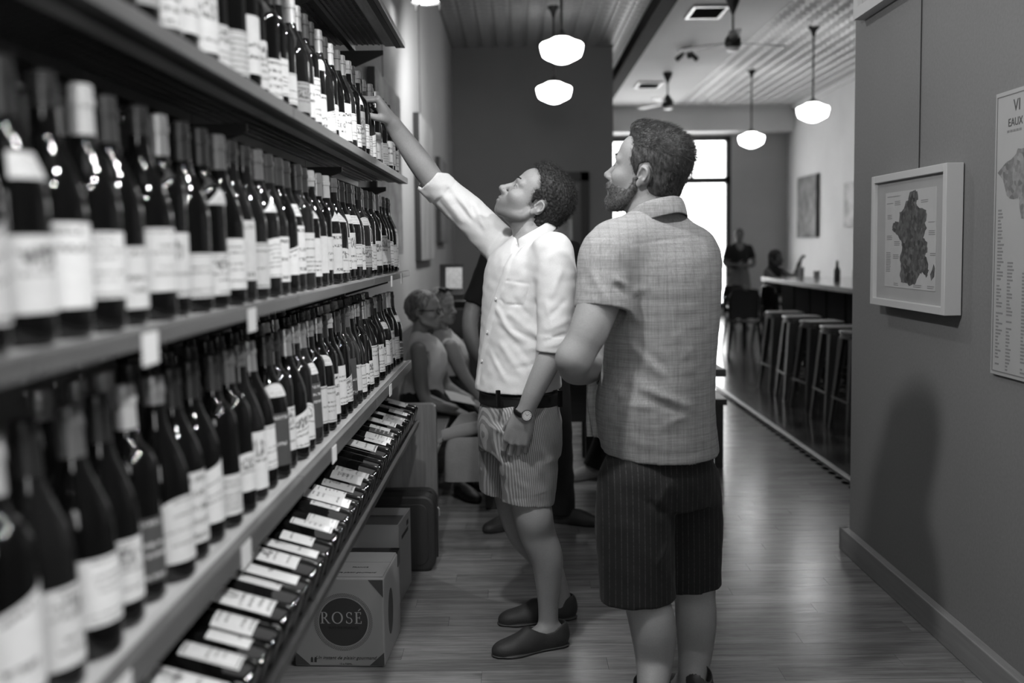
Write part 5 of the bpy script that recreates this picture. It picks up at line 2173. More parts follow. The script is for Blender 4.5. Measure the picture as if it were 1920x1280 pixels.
# left hand hanging
wr2 = armN[-1]
dN = nrm(P(962, 850, 3.30) - wr2)
nN = nrm(vec(.25, .95, -.1))
Vg = Vol(wr2 - .22, wr2 + .15, .0023)
Vg.limb(armN[-2:], [.034, .0275], .01)
Vg.limb([wr2, wr2 + dN * .03], [.0275, .025], .012, flat=(nN, .85))
tipsN, thN = hand_shape(Vg, wr2 + dN * .008, dN, nN, vec(-1, 0, 0), ((14, 26, 18), (18, 32, 20), (22, 34, 22), (26, 36, 22)), thumb=(.85, .45, .35), thumb_curl=(14, 18), s=1.08)
parts.append(Vg.surf(1))
tn = head_tone(HC, HR, HS, .5)
put_mesh('body', join(parts), M_SKIN, LM, tn)
eyes(HC, HR, HS, LM, M_EYEW, M_IRIS, (1, 0, .1))
brows(HC, HR, HS, LM, M_HAIRD, .0038)


# --- hair
def hair_shell(C, R, s, xmax, zmin, t=(.010, .006, .014), extra=(), ripple=(.004, 330), seed=1, h=.0026, shift=(-.004, 0, .004)):
    Vv = Vol(C - .2 * s, C + .2 * s, h)
    L = lambda x, y, z: C + R @ (np.array([x, y, z], float) * s)
    Vv.ell(L(-.008 + shift[0], shift[1], .045 + shift[2]), (np.array((.100, .076, .085)) + np.array(t)) * s, R, .01)
    Vv.ell(L(-.045, 0, -.012), np.array((.060, .066, .066)) * s, R, .02)
    for c, r_ in extra:
        Vv.ell(L(*c), np.array(r_) * s, R, .025)
    zz, xx = np.array(xmax).T

    def keep(X, Y, Z):
        x, y, z = X - F32(C[0]), Y - F32(C[1]), Z - F32(C[2])
        lx = (x * F32(R[0, 0]) + y * F32(R[1, 0]) + z * F32(R[2, 0])) / F32(s)
        ly = (x * F32(R[0, 1]) + y * F32(R[1, 1]) + z * F32(R[2, 1])) / F32(s)
        lz = (x * F32(R[0, 2]) + y * F32(R[1, 2]) + z * F32(R[2, 2])) / F32(s)
        xm = np.interp(lz.ravel(), zz, xx).reshape(lz.shape).astype(F32)
        rec = .35 * np.clip(np.abs(ly) - .03, 0, .05) * (lz > .045)
        ear = .012 - np.sqrt(((lx + .018) / 1.0) ** 2 + ((lz - .0) / 1.45) ** 2) + .014
        ear = np.where((np.abs(ly) > .06), ear, -1)
        return np.maximum(np.maximum(lx - xm + rec, zmin - lz - .35 * np.clip(-lx - .06, 0, .1)), ear) * .8
    Vv.cut(keep)
    Vv.ripple(ripple[0], ripple[1], seed)
    return Vv.surf(1)


hl = [(-.12, -.045), (-.06, -.036), (-.03, -.030), (-.026, .010), (.0, .014), (.02, .022), (.045, .030), (.07, .046), (.092, .066), (.108, .088), (.14, .12)]
hv = hair_shell(HC, HR, HS, hl, -.078, (.006, .005, .013), [((.040, 0, .108), (.040, .045, .030))], (.0030, 330), 3)
put_mesh('hair', hv, M_HAIRD, LM)
pz = lambda c: ((c - HC) @ HR)[:, 2] > -.02
o = strands(hv[0], hv[1], 11000, .011, M_HAIRD, LM, 'hair_strands', 2, None, .006, .00032, pz, 1.0)
o['kind'] = 'stuff'

# --- shirt
S = Vol((-.47, 3.13, .86), (.28, 3.83, 1.67), .0042)
S.loft(shirt_secs, U2, V2, .02, tiltx=-.05, tilty=-.02)
S.limb([SHN, P(1043, 530, 3.315), P(1042, 600, 3.288), P(1039, 652, 3.275)], [.072, .070, .062, .057], .03, cut1=True)
S.limb([P(1041, 632, 3.278), P(1038, 662, 3.274)], [.0605, .0605], .004, cut0=True, cut1=True)
S.limb([P(960, 470, 3.62), SHF, P(880, 402, 3.655), P(840, 366, 3.645), P(812, 340, 3.628)], [.075, .072, .066, .060, .055], .035, cut1=True)
S.limb([P(829, 357, 3.640), P(805, 333, 3.622)], [.0615, .0600], .004, cut0=True, cut1=True)
S.limb([P(800, 362, 3.61), P(788, 351, 3.605)], [.014, .010], .012)
# hollow openings
S.limb([P(1040, 640, 3.277), P(1036, 700, 3.268)], [.048, .048], .002, 's', cut0=True)
S.limb([P(822, 350, 3.635), P(775, 303, 3.60)], [.050, .050], .002, 's', cut0=True)
_i = [(z, x, y, a - .010, b - .010) for z, x, y, a, b in shirt_secs[:2]]
S.loft([(_i[0][0] - .1,) + _i[0][1:], _i[0], (_i[1][0] - .01,) + _i[1][1:]], U2, V2, .003, 's')
# neck opening
S.limb([P(1000, 455, 3.49), P(990, 405, 3.47)], [.056, .066], .004, 's')
S.limb([P(976, 428, 3.42), P(962, 474, 3.37)], [.050, .010], .008, 's')
S.limb([P(966, 425, 3.38), P(961, 470, 3.34)], [.036, .008], .006, 's')
CR = lambda a, b, amp, w, Y=3.36: S.crease(P(a[0], a[1], Y), P(b[0], b[1], Y - .0), amp, w)
for a, b, amp, w in (((918, 562), (968, 642), .007, .012), ((925, 590), (1005, 690), -.006, .012), ((930, 600), (985, 640), .007, .011), ((945, 610), (1030, 650), -.006, .010), ((950, 585), (1025, 640), .006, .012),
                     ((935, 640), (985, 710), .007, .012), ((912, 640), (945, 700), -.005, .010), ((965, 560), (1010, 610), -.005, .010), ((990, 610), (1030, 655), .005, .010), ((960, 690), (1010, 680), -.006, .010),
                     ((918, 660), (950, 715), .006, .010), ((985, 650), (1040, 655), .006, .010), ((940, 470), (935, 520), .004, .010), ((1000, 470), (985, 560), .005, .014), ((1012, 520), (1000, 600), -.006, .010), ((1000, 450), (1030, 480), .004, .010),
                     ((895, 655), (905, 715), .004, .010), ((975, 665), (1015, 712), .005, .011)):
    CR(a, b, amp, w)
for a, b, amp, w in (((1055, 500), (1030, 560), .006, .012), ((1062, 560), (1025, 600), -.005, .010), ((1020, 620), (1065, 600), .005, .010), ((1022, 560), (1040, 630), .004, .010), ((1018, 640), (1060, 625), -.006, .007), ((1020, 650), (1062, 640), .006, .007)):
    CR(a, b, amp, w, 3.24)
for a, b, amp, w in (((825, 358), (870, 420), .006, .010), ((835, 350), (895, 425), -.006, .009), ((850, 362), (905, 425), .006, .010), ((820, 372), (860, 425), -.005, .008), ((880, 385), (905, 435), -.006, .008), ((890, 380), (915, 440), .006, .009), ((868, 372), (885, 410), .004, .009)):
    CR(a, b, amp, w, 3.60)
for a, b in (((938, 524), (993, 532)), ((993, 532), (984, 572)), ((984, 572), (946, 570)), ((938, 524), (934, 556)), ((934, 556), (946, 570))):
    S.crease(S.seen(*a), S.seen(*b), -.004, .0045)
# button placket, crimped
pl = [S.seen(*q) for q in ((961, 478), (950, 505), (938, 540), (921, 590), (911, 640), (902, 690), (897, 720))]
pf = nrm(vec(-.78, -.62, 0))
S.limb([p + pf * .0005 for p in pl], [.008, .013, .015, .016, .016, .015, .014], .003, flat=(pf, .30))
btn = [S.seen(*q) for q in ((931, 560), (915, 622), (905, 676))]
S.ripple(.0011, 70, 5)
sv = S.surf(1)
put_mesh('shirt', sv, M_SHIRTW, LM)


# --- collar: stand and fold round the neck
def collar(name, centre, axis, fwd, r0, h, fall, spread, m, root, gap=.5, thick=.003, ell=1.12, droop=.03, lift=0):
    """axis: up the neck, fwd: towards the throat; gap: half-angle left open at the throat"""
    ax = nrm(axis)
    fw = nrm(np.asarray(fwd) - ax * (np.asarray(fwd) @ ax))
    sd = np.cross(ax, fw)
    rows = []
    n_ = 44
    for i in range(n_ + 1):
        a = gap + (2 * PI - 2 * gap) * i / n_
        e = abs(a - PI) / (PI - gap)          # 1 at the open ends, 0 at the nape
        dr = fw * math.cos(a) * ell + sd * math.sin(a)
        dn = nrm(dr)
        c = np.asarray(centre, float) - ax * droop * e ** 2
        pt = e ** 6
        prof = [(0, 0), (.002, h * .5), (.001, h * (1 - .25 * e)), (.008, h * (1.04 - .25 * e)), (.014 + spread * .4, h * .55 - pt * .01), (.016 + spread + pt * .008, h * (.75 - .5 * e) - fall - pt * .024)]
        row = [c + dr * r0 + dn * q + ax * (z + lift) for q, z in prof]
        back = [p - dn * thick * (1 if k < 3 else -1) * -1 for k, p in enumerate(row)]
        rows.append([Vector(p) - root.location for p in row])
    o_ = MB().grid(rows).build(name, m, root, smooth=180)
    so = o_.modifiers.new('thickness', 'SOLIDIFY')
    so.thickness = thick
    so.offset = 0
    ss = o_.modifiers.new('soft', 'SUBSURF')
    ss.levels = ss.render_levels = 1
    a_ = o_.data.attributes.new('tone', 'FLOAT', 'POINT')
    a_.data.foreach_set('value', np.ones(len(o_.data.vertices), F32))
    return o_


collar('collar', P(995, 448, 3.485), vec(-.28, -.08, 1), vec(-.9, -.44, -.2), .067, .038, .022, .008, M_SHIRTW, LM, .62, droop=.022, lift=.010)
for c in btn:
    o = MB().lathe([(0, .0055), (.0015, .0058), (.002, .004)], 12).build('button', M_WHITE, LM)
    o.location = Vector(c + pf * .004) - LM.location
    o.rotation_euler = Vector(pf).to_track_quat('Z', 'Y').to_euler()
# chest pocket
pk = Vol(P(940, 610, 3.45) - vec(.1, .18, .1), P(990, 520, 3.2) + vec(.1, .1, .1), .004)
pn = nrm(vec(-.25, -.97, 0))
pc = P(963, 548, 3.335)


# --- shorts, belt
W0 = Vol((-.30, 3.16, .42), (.32, 3.84, 1.02), .0042)
waist = [sec(975, 735, 3.5, .128, .160), sec(974, 765, 3.5, .135, .172), sec(974, 800, 3.5, .142, .182), sec(976, 840, 3.5, .135, .182)]
W0.loft(waist, U2, V2, .02)
W0.limb([P(985, 800, 3.42), P(990, 860, 3.405), P(992, 905, 3.40), P(990, 943, 3.395)], [.112, .104, .096, .090], .03, cut1=True, flat=(nrm(vec(0, 1, 0)), .95))
W0.limb([P(958, 800, 3.58), P(948, 860, 3.61), P(944, 900, 3.625), P(942, 920, 3.63)], [.112, .100, .090, .086], .03, cut1=True)
W0.limb([P(992, 915, 3.40), P(989, 990, 3.39)], [.079, .075], .003, 's')
W0.limb([P(944, 900, 3.625), P(938, 960, 3.635)], [.076, .074], .003, 's')
W0.loft([(waist[0][0] - .012, *waist[0][1:3], .118, .150), (waist[0][0] + .05, *waist[0][1:3], .118, .150)], U2, V2, .002, 's')
for a, b, amp, w in (((905, 790), (960, 800), -.009, .012), ((910, 800), (955, 815), .008, .012), ((900, 815), (935, 880), -.006, .012), ((920, 830), (950, 900), .007, .014), ((940, 850), (975, 885), -.005, .012), ((945, 870), (985, 880), .005, .012), ((1010, 900), (1020, 800), .004, .014),
                     ((1030, 770), (1010, 790), .006, .008), ((935, 780), (970, 765), .006, .012), ((1000, 870), (1030, 930), -.004, .012), ((960, 900), (1000, 915), .004, .012), ((960, 935), (1025, 925), -.003, .005)):
    W0.crease(P(a[0], a[1], 3.33), P(b[0], b[1], 3.33), amp, w)
W0.ripple(.0010, 80, 4)
put_mesh('shorts', W0.surf(1), M_SEER, LM)
Bt = Vol((-.25, 3.2, .82), (.3, 3.8, 1.0), .004)
Bt.loft([sec(974, 754, 3.5, .139, .173), sec(974, 731, 3.5, .136, .170)], U2, V2, .002)
Bt.loft([sec(974, 775, 3.5, .125, .158), sec(974, 715, 3.5, .125, .158)], U2, V2, .002, 's')
put_mesh('belt', Bt.surf(1), M_LEATHER, LM)
for px, Yq in ((934, 3.335), (1050, 3.36)):
    c = P(px, 747, Yq)
    MB().box(Vector(c) - LM.location, (.012, .012, .056), (0, 0, .5)).build('belt_loop', M_SEER, LM)

# --- shoes (loafers)
for hl_, te_, nm in (((1062, 1207), (927, 1231), 'n'), ((1079, 1156), (936, 1171), 'f')):
    h3, t3 = at(*hl_, 2, 0), at(*te_, 2, 0)
    V_ = Vol(np.minimum(h3, t3) - vec(.09, .09, .01), np.maximum(h3, t3) + vec(.09, .09, .13), .0032)
    A, RR = shoe_shape(V_, h3, t3, .047)
    V_.limb([A(.13, 0, .04), A(.12, 0, .066)], [.036, .035], .012)
    V_.limb([A(.46, 0, .045), A(.54, 0, .060)], [.034, .024], .02)
    V_.ell(A(.27, 0, .088), (.068, .033, .046), RR, .005, 's')
    V_.cut(lambda X, Y, Z: -Z)
    put_mesh('shoe', V_.surf(1), M_SHOE, LM)
    V_ = Vol(np.minimum(h3, t3) - vec(.09, .09, .01), np.maximum(h3, t3) + vec(.09, .09, .05), .0032)
    V_.limb([A(.10, 0, .006), A(.45, 0, .006), A(.74, 0, .006), A(.91, 0, .006)], [.036, .038, .051, .034], .004, flat=(vec(0, 0, 1), .2), n=6)
    V_.cut(lambda X, Y, Z: -Z)
    put_mesh('shoe_sole', V_.surf(1), M_SOLE, LM)

# --- watch and rings
wc = P(981, 775, 3.27)
wd = nrm(armN[-1] - armN[-2])
wx = nrm(np.cross(wd, vec(0, -1, 0)))
wy = nrm(np.cross(wx, wd))
if wy[1] > 0:
    wy = -wy
pts = [Vector(wc + (wx * math.cos(a) * 1.0 + wy * math.sin(a) * .95) * .0325) - LM.location for a in np.linspace(0, 2 * PI, 29)]
MB().tube(pts, .0105, 8, cap=False, flat=.28).build('watch_strap', M_LEATHER, LM, smooth=180)
wn2 = nrm(wy * .95 + wx * -.1 + vec(.25, 0, .1))
o = MB().lathe([(-.006, .017), (.003, .0195), (.006, .0185), (.0062, .0165)], 28).build('watch_case', M_STEEL, LM, smooth=40)
o.location = Vector(wc + wn2 * .033 + wx * 0) - LM.location
o.rotation_euler = Vector(wn2).to_track_quat('Z', 'Y').to_euler()
dl = MB().lathe([(.0056, .0163), (.0063, .0163)], 28).build('dial', mat('watch_dial', .62, .35), o)
hm = MB()
for k in range(12):
    a = k * PI / 6
    hm.box((.0128 * math.cos(a), .0128 * math.sin(a), .0065), (.0035, .0012, .0004), (0, 0, a))
hm.box((.003, .002, .0066), (.008, .0011, .0004), (0, 0, .6)).box((-.003, .004, .0066), (.011, .0009, .0004), (0, 0, 2.2))
hm.build('dial_marks', M_INKD, o)
# ------------------------------------------------------------------ the bearded man seen from behind
M_SHIRTG = cloth_mat('grey_checked_cloth', .31, 'crosshatch', .10)
M_PIN = cloth_mat('dark_pinstripe_cloth', .020, 'pinstripe', .2)
RM = empty('person', (.42, 3.0, 0), 'bearded man in grey short-sleeve shirt and dark pinstripe shorts, back turned, holding a bottle', 'person')
f3, l3 = nrm(vec(-.5, .866, 0)), nrm(vec(-.866, -.5, 0))
U3, V3 = f3[:2], l3[:2]
YR = 3.02
KR = frame_of(nrm(vec(-.86 * math.cos(.30), .50 * math.cos(.30), math.sin(.30))), (0, 0, 1))
KS = 1.03
KC = P(1204, 327, YR - .075) - KR @ (vec(-.016, .082, 0) * KS)
rs = [sec(1238, 842, YR, .166, .186), sec(1232, 800, YR, .168, .188), sec(1229, 750, YR, .168, .188), sec(1236, 680, YR, .160, .178), sec(1243, 600, YR, .150, .184), sec(1244, 530, YR, .142, .196),
      sec(1242, 484, YR, .128, .196), sec(1238, 447, YR, .104, .170), sec(1236, 420, YR, .082, .120), sec(1232, 397, YR, .068, .082), sec(1230, 380, YR, .058, .066)]
SL = P(1150, 470, 2.93)
armL = [SL, P(1130, 545, 2.89), P(1104, 620, 2.855), P(1076, 672, 2.845), P(1078, 690, 2.92), P(1104, 694, 3.05), P(1124, 688, 3.13)]
armLu, armLf = armL[:4], armL[3:]
SRr = P(1312, 480, 3.14)
armR = [SRr, P(1312, 560, 3.22), P(1305, 640, 3.28), P(1260, 670, 3.34), P(1180, 672, 3.32)]
B = Vol((.0, 2.62, -.01), (.80, 3.46, 1.62), .005)
B.loft([(z, x, y, a * .84, b * .84) for z, x, y, a, b in rs[1:]], U3, V3, .02)
B.limb([P(1232, 440, YR), P(1224, 400, YR), KC + KR @ vec(-.034, 0, -.055)], [.085, .078, .070], .02)
B.limb(armLu, [.066, .063, .057, .046], .02)
B.limb(armLf, [.046, .048, .042, .032], .035)
B.limb(armR[:3], [.060, .054, .048], .02)
B.limb(armR[2:], [.048, .044, .030], .02)
fl, fr_ = at(1222, 1362, 2, 0), at(1298, 1322, 2, 0)
fd = (nrm(vec(-.88, .47, 0)), nrm(vec(-.72, .69, 0)))
kneeL, kneeR = P(1205, 1080, 2.93), P(1300, 1075, 3.03)
legL = [P(1200, 860, 2.96), P(1200, 980, 2.945), kneeL, P(1214, 1130, 2.90), P(1225, 1180, 2.885), P(1227, 1240, 2.88), vec(fl[0], fl[1], .09), vec(fl[0], fl[1], .05)]
legR = [P(1282, 860, 3.08), P(1292, 980, 3.06), kneeR, P(1303, 1120, 3.03), P(1305, 1165, 3.02), P(1303, 1225, 3.015), vec(fr_[0], fr_[1], .09), vec(fr_[0], fr_[1], .05)]
lr = [.105, .088, .074, .068, .068, .054, .042, .040]
B.limb(legL, [.09, .08, .072, .068, .068, .055, .042, .040], .02)
B.limb(legR, [.088, .074, .068, .063, .063, .052, .042, .040], .02)
for ft, fdd in zip((fl, fr_), fd):
    tt = ft + fdd * .13
    B.limb([vec(ft[0], ft[1], .045), vec(tt[0], tt[1], .04)], [.038, .034], .02)
parts = [B.surf(2)]
Hd = Vol(KC - .19, KC + .19, .0024)
head_shape(Hd, KC, KR, KS, P(1224, 400, YR), (.069, .077))
parts.append(Hd.surf(1))
# left hand round the bottle neck / shoulder
b0, b1 = P(1137, 712, 3.30), P(1080, 596, 3.055)
bax = nrm(b1 - b0)
grip = b0 + bax * .165
wl_ = armL[-1]
hd = nrm(grip + vec(.035, .02, -.01) - wl_)
hn = nrm(np.cross(hd, bax))
if hn @ (grip - wl_) < 0:
    hn = -hn
Vh = Vol(wl_ - .17, wl_ + .17, .0026)
Vh.limb(armL[-2:], [.042, .030], .01)
Vh.limb([wl_, wl_ + hd * .03], [.030, .026], .012)
hand_shape(Vh, wl_ + hd * .006, hd, hn, bax, ((30, 45, 30), (34, 48, 32), (38, 50, 32), (40, 50, 32)), thumb=(.6, .6, .4), thumb_curl=(20, 25))
parts.append(Vh.surf(1))
wr_ = armR[-1]
hd2 = nrm(vec(-1, -.35, .05))
Vh = Vol(wr_ - .2, wr_ + .2, .003)
Vh.limb(armR[-2:], [.044, .030], .01)
hand_shape(Vh, wr_, hd2, vec(.2, -1, .1), vec(0, 0, 1), ((30, 40, 25), (34, 42, 25), (36, 44, 25), (38, 44, 25)), thumb=(.6, .6, .3))
parts.append(Vh.surf(1))
put_mesh('body', join(parts), M_SKIN, RM, head_tone(KC, KR, KS, .0))
eyes(KC, KR, KS, RM, M_EYEW, M_IRIS, (1, .1, .1))
brows(KC, KR, KS, RM, M_HAIRB, .0042)
hl = [(-.12, -.040), (-.08, -.030), (-.045, -.026), (-.040, .014), (.0, .020), (.02, .034), (.045, .052), (.07, .066), (.09, .078), (.105, .115), (.15, .13)]
hv = hair_shell(KC, KR, KS, hl, -.092, (.006, .004, .014), [((.055, 0, .122), (.036, .040, .024)), ((0, 0, .112), (.072, .056, .032)), ((-.066, 0, .06), (.048, .064, .064)), ((-.050, 0, -.02), (.052, .064, .07))], (.0012, 120), 6)
put_mesh('hair', hv, M_HAIRB, RM)
o = strands(hv[0], hv[1], 8000, .018, M_HAIRB, RM, 'hair_strands', 5, KR @ nrm(vec(-.85, 0, .0)), .002, .0004, lambda c: ((c - KC) @ KR)[:, 2] > .075, .35)
o['kind'] = 'stuff'
o = strands(hv[0], hv[1], 9000, .008, M_HAIRB, RM, 'hair_strands', 15, KR @ nrm(vec(-.55, 0, -.8)), .001, .00035, lambda c: ((c - KC) @ KR)[:, 2] <= .085, .3)
o['kind'] = 'stuff'
# beard
Vb = Vol(KC - .18, KC + .18, .0026)
Lk = lambda x, y, z: KC + KR @ (vec(x, y, z) * KS)
Vb.ell(Lk(.045, 0, -.064), np.array((.060, .058, .052)) * KS, KR, .01)
for q in (-1, 1):
    Vb.limb([Lk(.004, q * .070, -.020), Lk(.004, q * .067, -.05), Lk(.03, q * .055, -.088), Lk(.075, q * .022, -.112)], [.009 * KS, .014 * KS, .018 * KS, .018 * KS], .02, n=4)
Vb.ell(Lk(.084, 0, -.106), np.array((.027, .026, .022)) * KS, KR, .02)
Vb.limb([Lk(.098, -.032, -.066), Lk(.112, 0, -.0545), Lk(.098, .032, -.066)], [.007 * KS, .0085 * KS, .007 * KS], .008)
# keep cheeks, lips and throat free
for q in (-1, 1):
    Vb.ell(Lk(.072, q * .055, -.012), np.array((.050, .035, .036)) * KS, KR, .012, 's')
Vb.ell(Lk(.118, 0, -.0705), np.array((.018, .022, .0085)) * KS, KR, .005, 's')
Vb.ell(Lk(.125, 0, -.03), np.array((.05, .03, .022)) * KS, KR, .006, 's')
Vb.cut(lambda X, Y, Z: -(((X - F32(KC[0])) * F32(KR[0, 0]) + (Y - F32(KC[1])) * F32(KR[1, 0]) + (Z - F32(KC[2])) * F32(KR[2, 0])) / F32(KS) + .014))
Vb.ripple(.0012, 300, 3)
bv = Vb.surf(1)
put_mesh('beard', bv, M_BEARD, RM)
o = strands(bv[0], bv[1], 7000, .007, M_BEARD, RM, 'beard_strands', 8, KR @ nrm(vec(.25, 0, -.9)), .001, .00032, None, .4)
o['kind'] = 'stuff'
# shirt
S = Vol((.02, 2.70, .70), (.78, 3.40, 1.60), .0044)
S.loft(rs, U3, V3, .02, tiltx=.10, tilty=.0)
S.limb([P(1190, 452, 2.97), P(1146, 476, 2.925), P(1136, 530, 2.905), P(1130, 582, 2.885)], [.085, .090, .086, .083], .035, cut1=True)
S.limb([P(1131, 566, 2.89), P(1118, 640, 2.865)], [.070, .070], .002, 's', cut0=True)
S.limb([P(1295, 468, 3.10), P(1308, 492, 3.13), P(1312, 560, 3.20), P(1308, 600, 3.24)], [.078, .074, .068, .064], .035, cut1=True)
_i = [(z, x, y, a - .013, b - .013) for z, x, y, a, b in rs[:2]]
S.loft([(_i[0][0] - .1,) + _i[0][1:], _i[0], (_i[1][0] - .01,) + _i[1][1:]], U3, V3, .003, 's')
S.limb([P(1229, 402, YR), P(1226, 360, YR - .01)], [.066, .072], .004, 's')
# open front edge hanging past the hip
S.limb([P(1112, 690, 3.02), P(1108, 750, 3.02), P(1116, 812, 3.02)], [.014, .016, .012], .02, flat=(nrm(vec(-.5, .86, 0)), .35))
YB_ = 2.80
CR = lambda a, b, amp, w, Y=YB_: S.crease(P(a[0], a[1], Y), P(b[0], b[1], Y), amp, w)
for a, b, amp, w in (((1178, 645), (1255, 715), .010, .016), ((1188, 635), (1265, 705), -.009, .013), ((1200, 730), (1335, 782), .010, .016), ((1195, 742), (1330, 795), -.008, .013), ((1165, 765), (1230, 770), .008, .014), ((1160, 775), (1240, 780), -.006, .010),
                     ((1270, 690), (1340, 640), .007, .014), ((1245, 805), (1330, 775), .008, .014), ((1190, 500), (1185, 560), -.009, .012), ((1200, 490), (1198, 560), .006, .014), ((1190, 555), (1235, 530), .006, .012), ((1230, 445), (1238, 490), .004, .008), ((1262, 445), (1266, 480), .004, .008), ((1290, 445), (1300, 500), .005, .010),
                     ((1250, 650), (1300, 620), .005, .014), ((1140, 690), (1170, 760), .007, .014), ((1130, 740), (1150, 820), .006, .012), ((1290, 720), (1340, 700), -.006, .012), ((1262, 640), (1255, 560), .003, .02), ((1215, 830), (1320, 830), .005, .010)):
    CR(a, b, amp, w)
for a, b, amp, w in (((1150, 520), (1190, 540), .007, .010), ((1150, 535), (1188, 560), -.006, .009), ((1105, 500), (1140, 570), .005, .012), ((1165, 480), (1180, 530), -.007, .010), ((1120, 455), (1150, 440), .005, .012), ((1182, 425), (1188, 520), -.004, .006)):
    CR(a, b, amp, w, 2.80)
# yoke seam across the back and sleeve seam
S.crease(P(1182, 458, 2.86), P(1330, 440, 2.96), -.0032, .0045)
S.crease(P(1176, 440, 2.86), P(1184, 462, 2.86), -.0032, .0045)
S.ripple(.0011, 70, 7)
put_mesh('shirt', S.surf(1), M_SHIRTG, RM)
collar('collar', P(1228, 408, YR), vec(-.04, 0.02, 1), vec(-.55, .83, 0), .072, .050, .040, .006, M_SHIRTG, RM, .42, droop=.055, lift=.008)
MB().tube([Vector(P(1106, y_, 3.035)) - RM.location for y_ in (706, 740, 790, 818)], [.010, .011, .012, .010], 8, flat=.35).build('shirt_edge', M_SHIRTG, RM, smooth=180)
_a = RM.children[-1].data.attributes.new('tone', 'FLOAT', 'POINT')
_a.data.foreach_set('value', np.ones(len(RM.children[-1].data.vertices), F32) * 1.5)
# shorts
W0 = Vol((.10, 2.66, .26), (.80, 3.36, 1.0), .0046)
W0.loft([sec(1238, 800, YR, .138, .158), sec(1237, 840, YR, .138, .158), sec(1236, 890, YR, .156, .178), sec(1236, 940, YR, .150, .184)], U3, V3, .02)
W0.limb([P(1194, 905, 2.955), P(1190, 980, 2.945), P(1193, 1060, 2.935), P(1196, 1122, 2.93)], [.118, .120, .116, .114], .03, cut1=True)
W0.limb([P(1281, 905, 3.09), P(1288, 980, 3.075), P(1290, 1050, 3.06), P(1294, 1098, 3.055)], [.114, .112, .104, .098], .03, cut1=True)
W0.limb([P(1195, 1100, 2.932), P(1198, 1180, 2.925)], [.099, .099], .003, 's')
W0.limb([P(1293, 1070, 3.058), P(1296, 1150, 3.05)], [.088, .088], .003, 's')
for a, b, amp, w in (((1262, 900), (1225, 960), .008, .016), ((1215, 940), (1262, 975), -.007, .012), ((1268, 930), (1262, 1080), -.010, .012), ((1200, 1000), (1220, 1090), .005, .016), ((1300, 960), (1320, 1040), .005, .014), ((1150, 900), (1160, 1000), .004, .016), ((1230, 1060), (1265, 1010), .006, .012), ((1200, 858), (1300, 862), .004, .006), ((1128, 830), (1148, 890), -.005, .006)):
    W0.crease(P(a[0], a[1], 2.84), P(b[0], b[1], 2.84), amp, w)
W0.ripple(.0010, 70, 14)
put_mesh('shorts', W0.surf(1), M_PIN, RM)
for ft, fdd in zip((fl, fr_), fd):
    h3 = vec(ft[0], ft[1], 0) - fdd * .075
    t3 = h3 + fdd * .285
    V_ = Vol(np.minimum(h3, t3) - vec(.1, .1, .01), np.maximum(h3, t3) + vec(.1, .1, .14), .0036)
    A, RR = shoe_shape(V_, h3, t3, .050)
    V_.limb([A(.18, 0, .05), A(.2, 0, .095)], [.046, .046], .012)
    V_.ell(A(.24, 0, .10), (.055, .040, .05), RR, .006, 's')
    V_.cut(lambda X, Y, Z: -Z)
    put_mesh('shoe', V_.surf(1), M_SHOE, RM)
# the bottle he holds: mouth towards the camera
hb = make_bottle('burgundy', 0, 4, True, [(.03, .11, 0, 1.25, 'rect')], 'dark wine bottle held by the bearded man, only its neck showing past his arm', None)
hb.location = b0
hb.rotation_euler = Vector(bax).to_track_quat('Z', 'Y').to_euler()
# ------------------------------------------------------------------ the two women on the pew
M_TOPW = cloth_mat('white_sleeveless_cotton', .62, 'weave', .1)
M_TOPS = cloth_mat('striped_blouse_cloth', .55, 'seersucker', .08)
M_DARKCLOTH = cloth_mat('dark_trouser_cloth', .018, 'weave', .2)
M_BLACKTEE = cloth_mat('black_tee_cloth', .016, 'weave', .2)
M_GREYCLOTH = cloth_mat('grey_apron_cloth', .13, 'weave', .2)
M_HAIRBL = hair_mat('blonde_hair', .06, .30, 70, (1, 1, .3))
M_HAIRBK = hair_mat('black_hair', .006, .03, 70, (1, 1, .3))


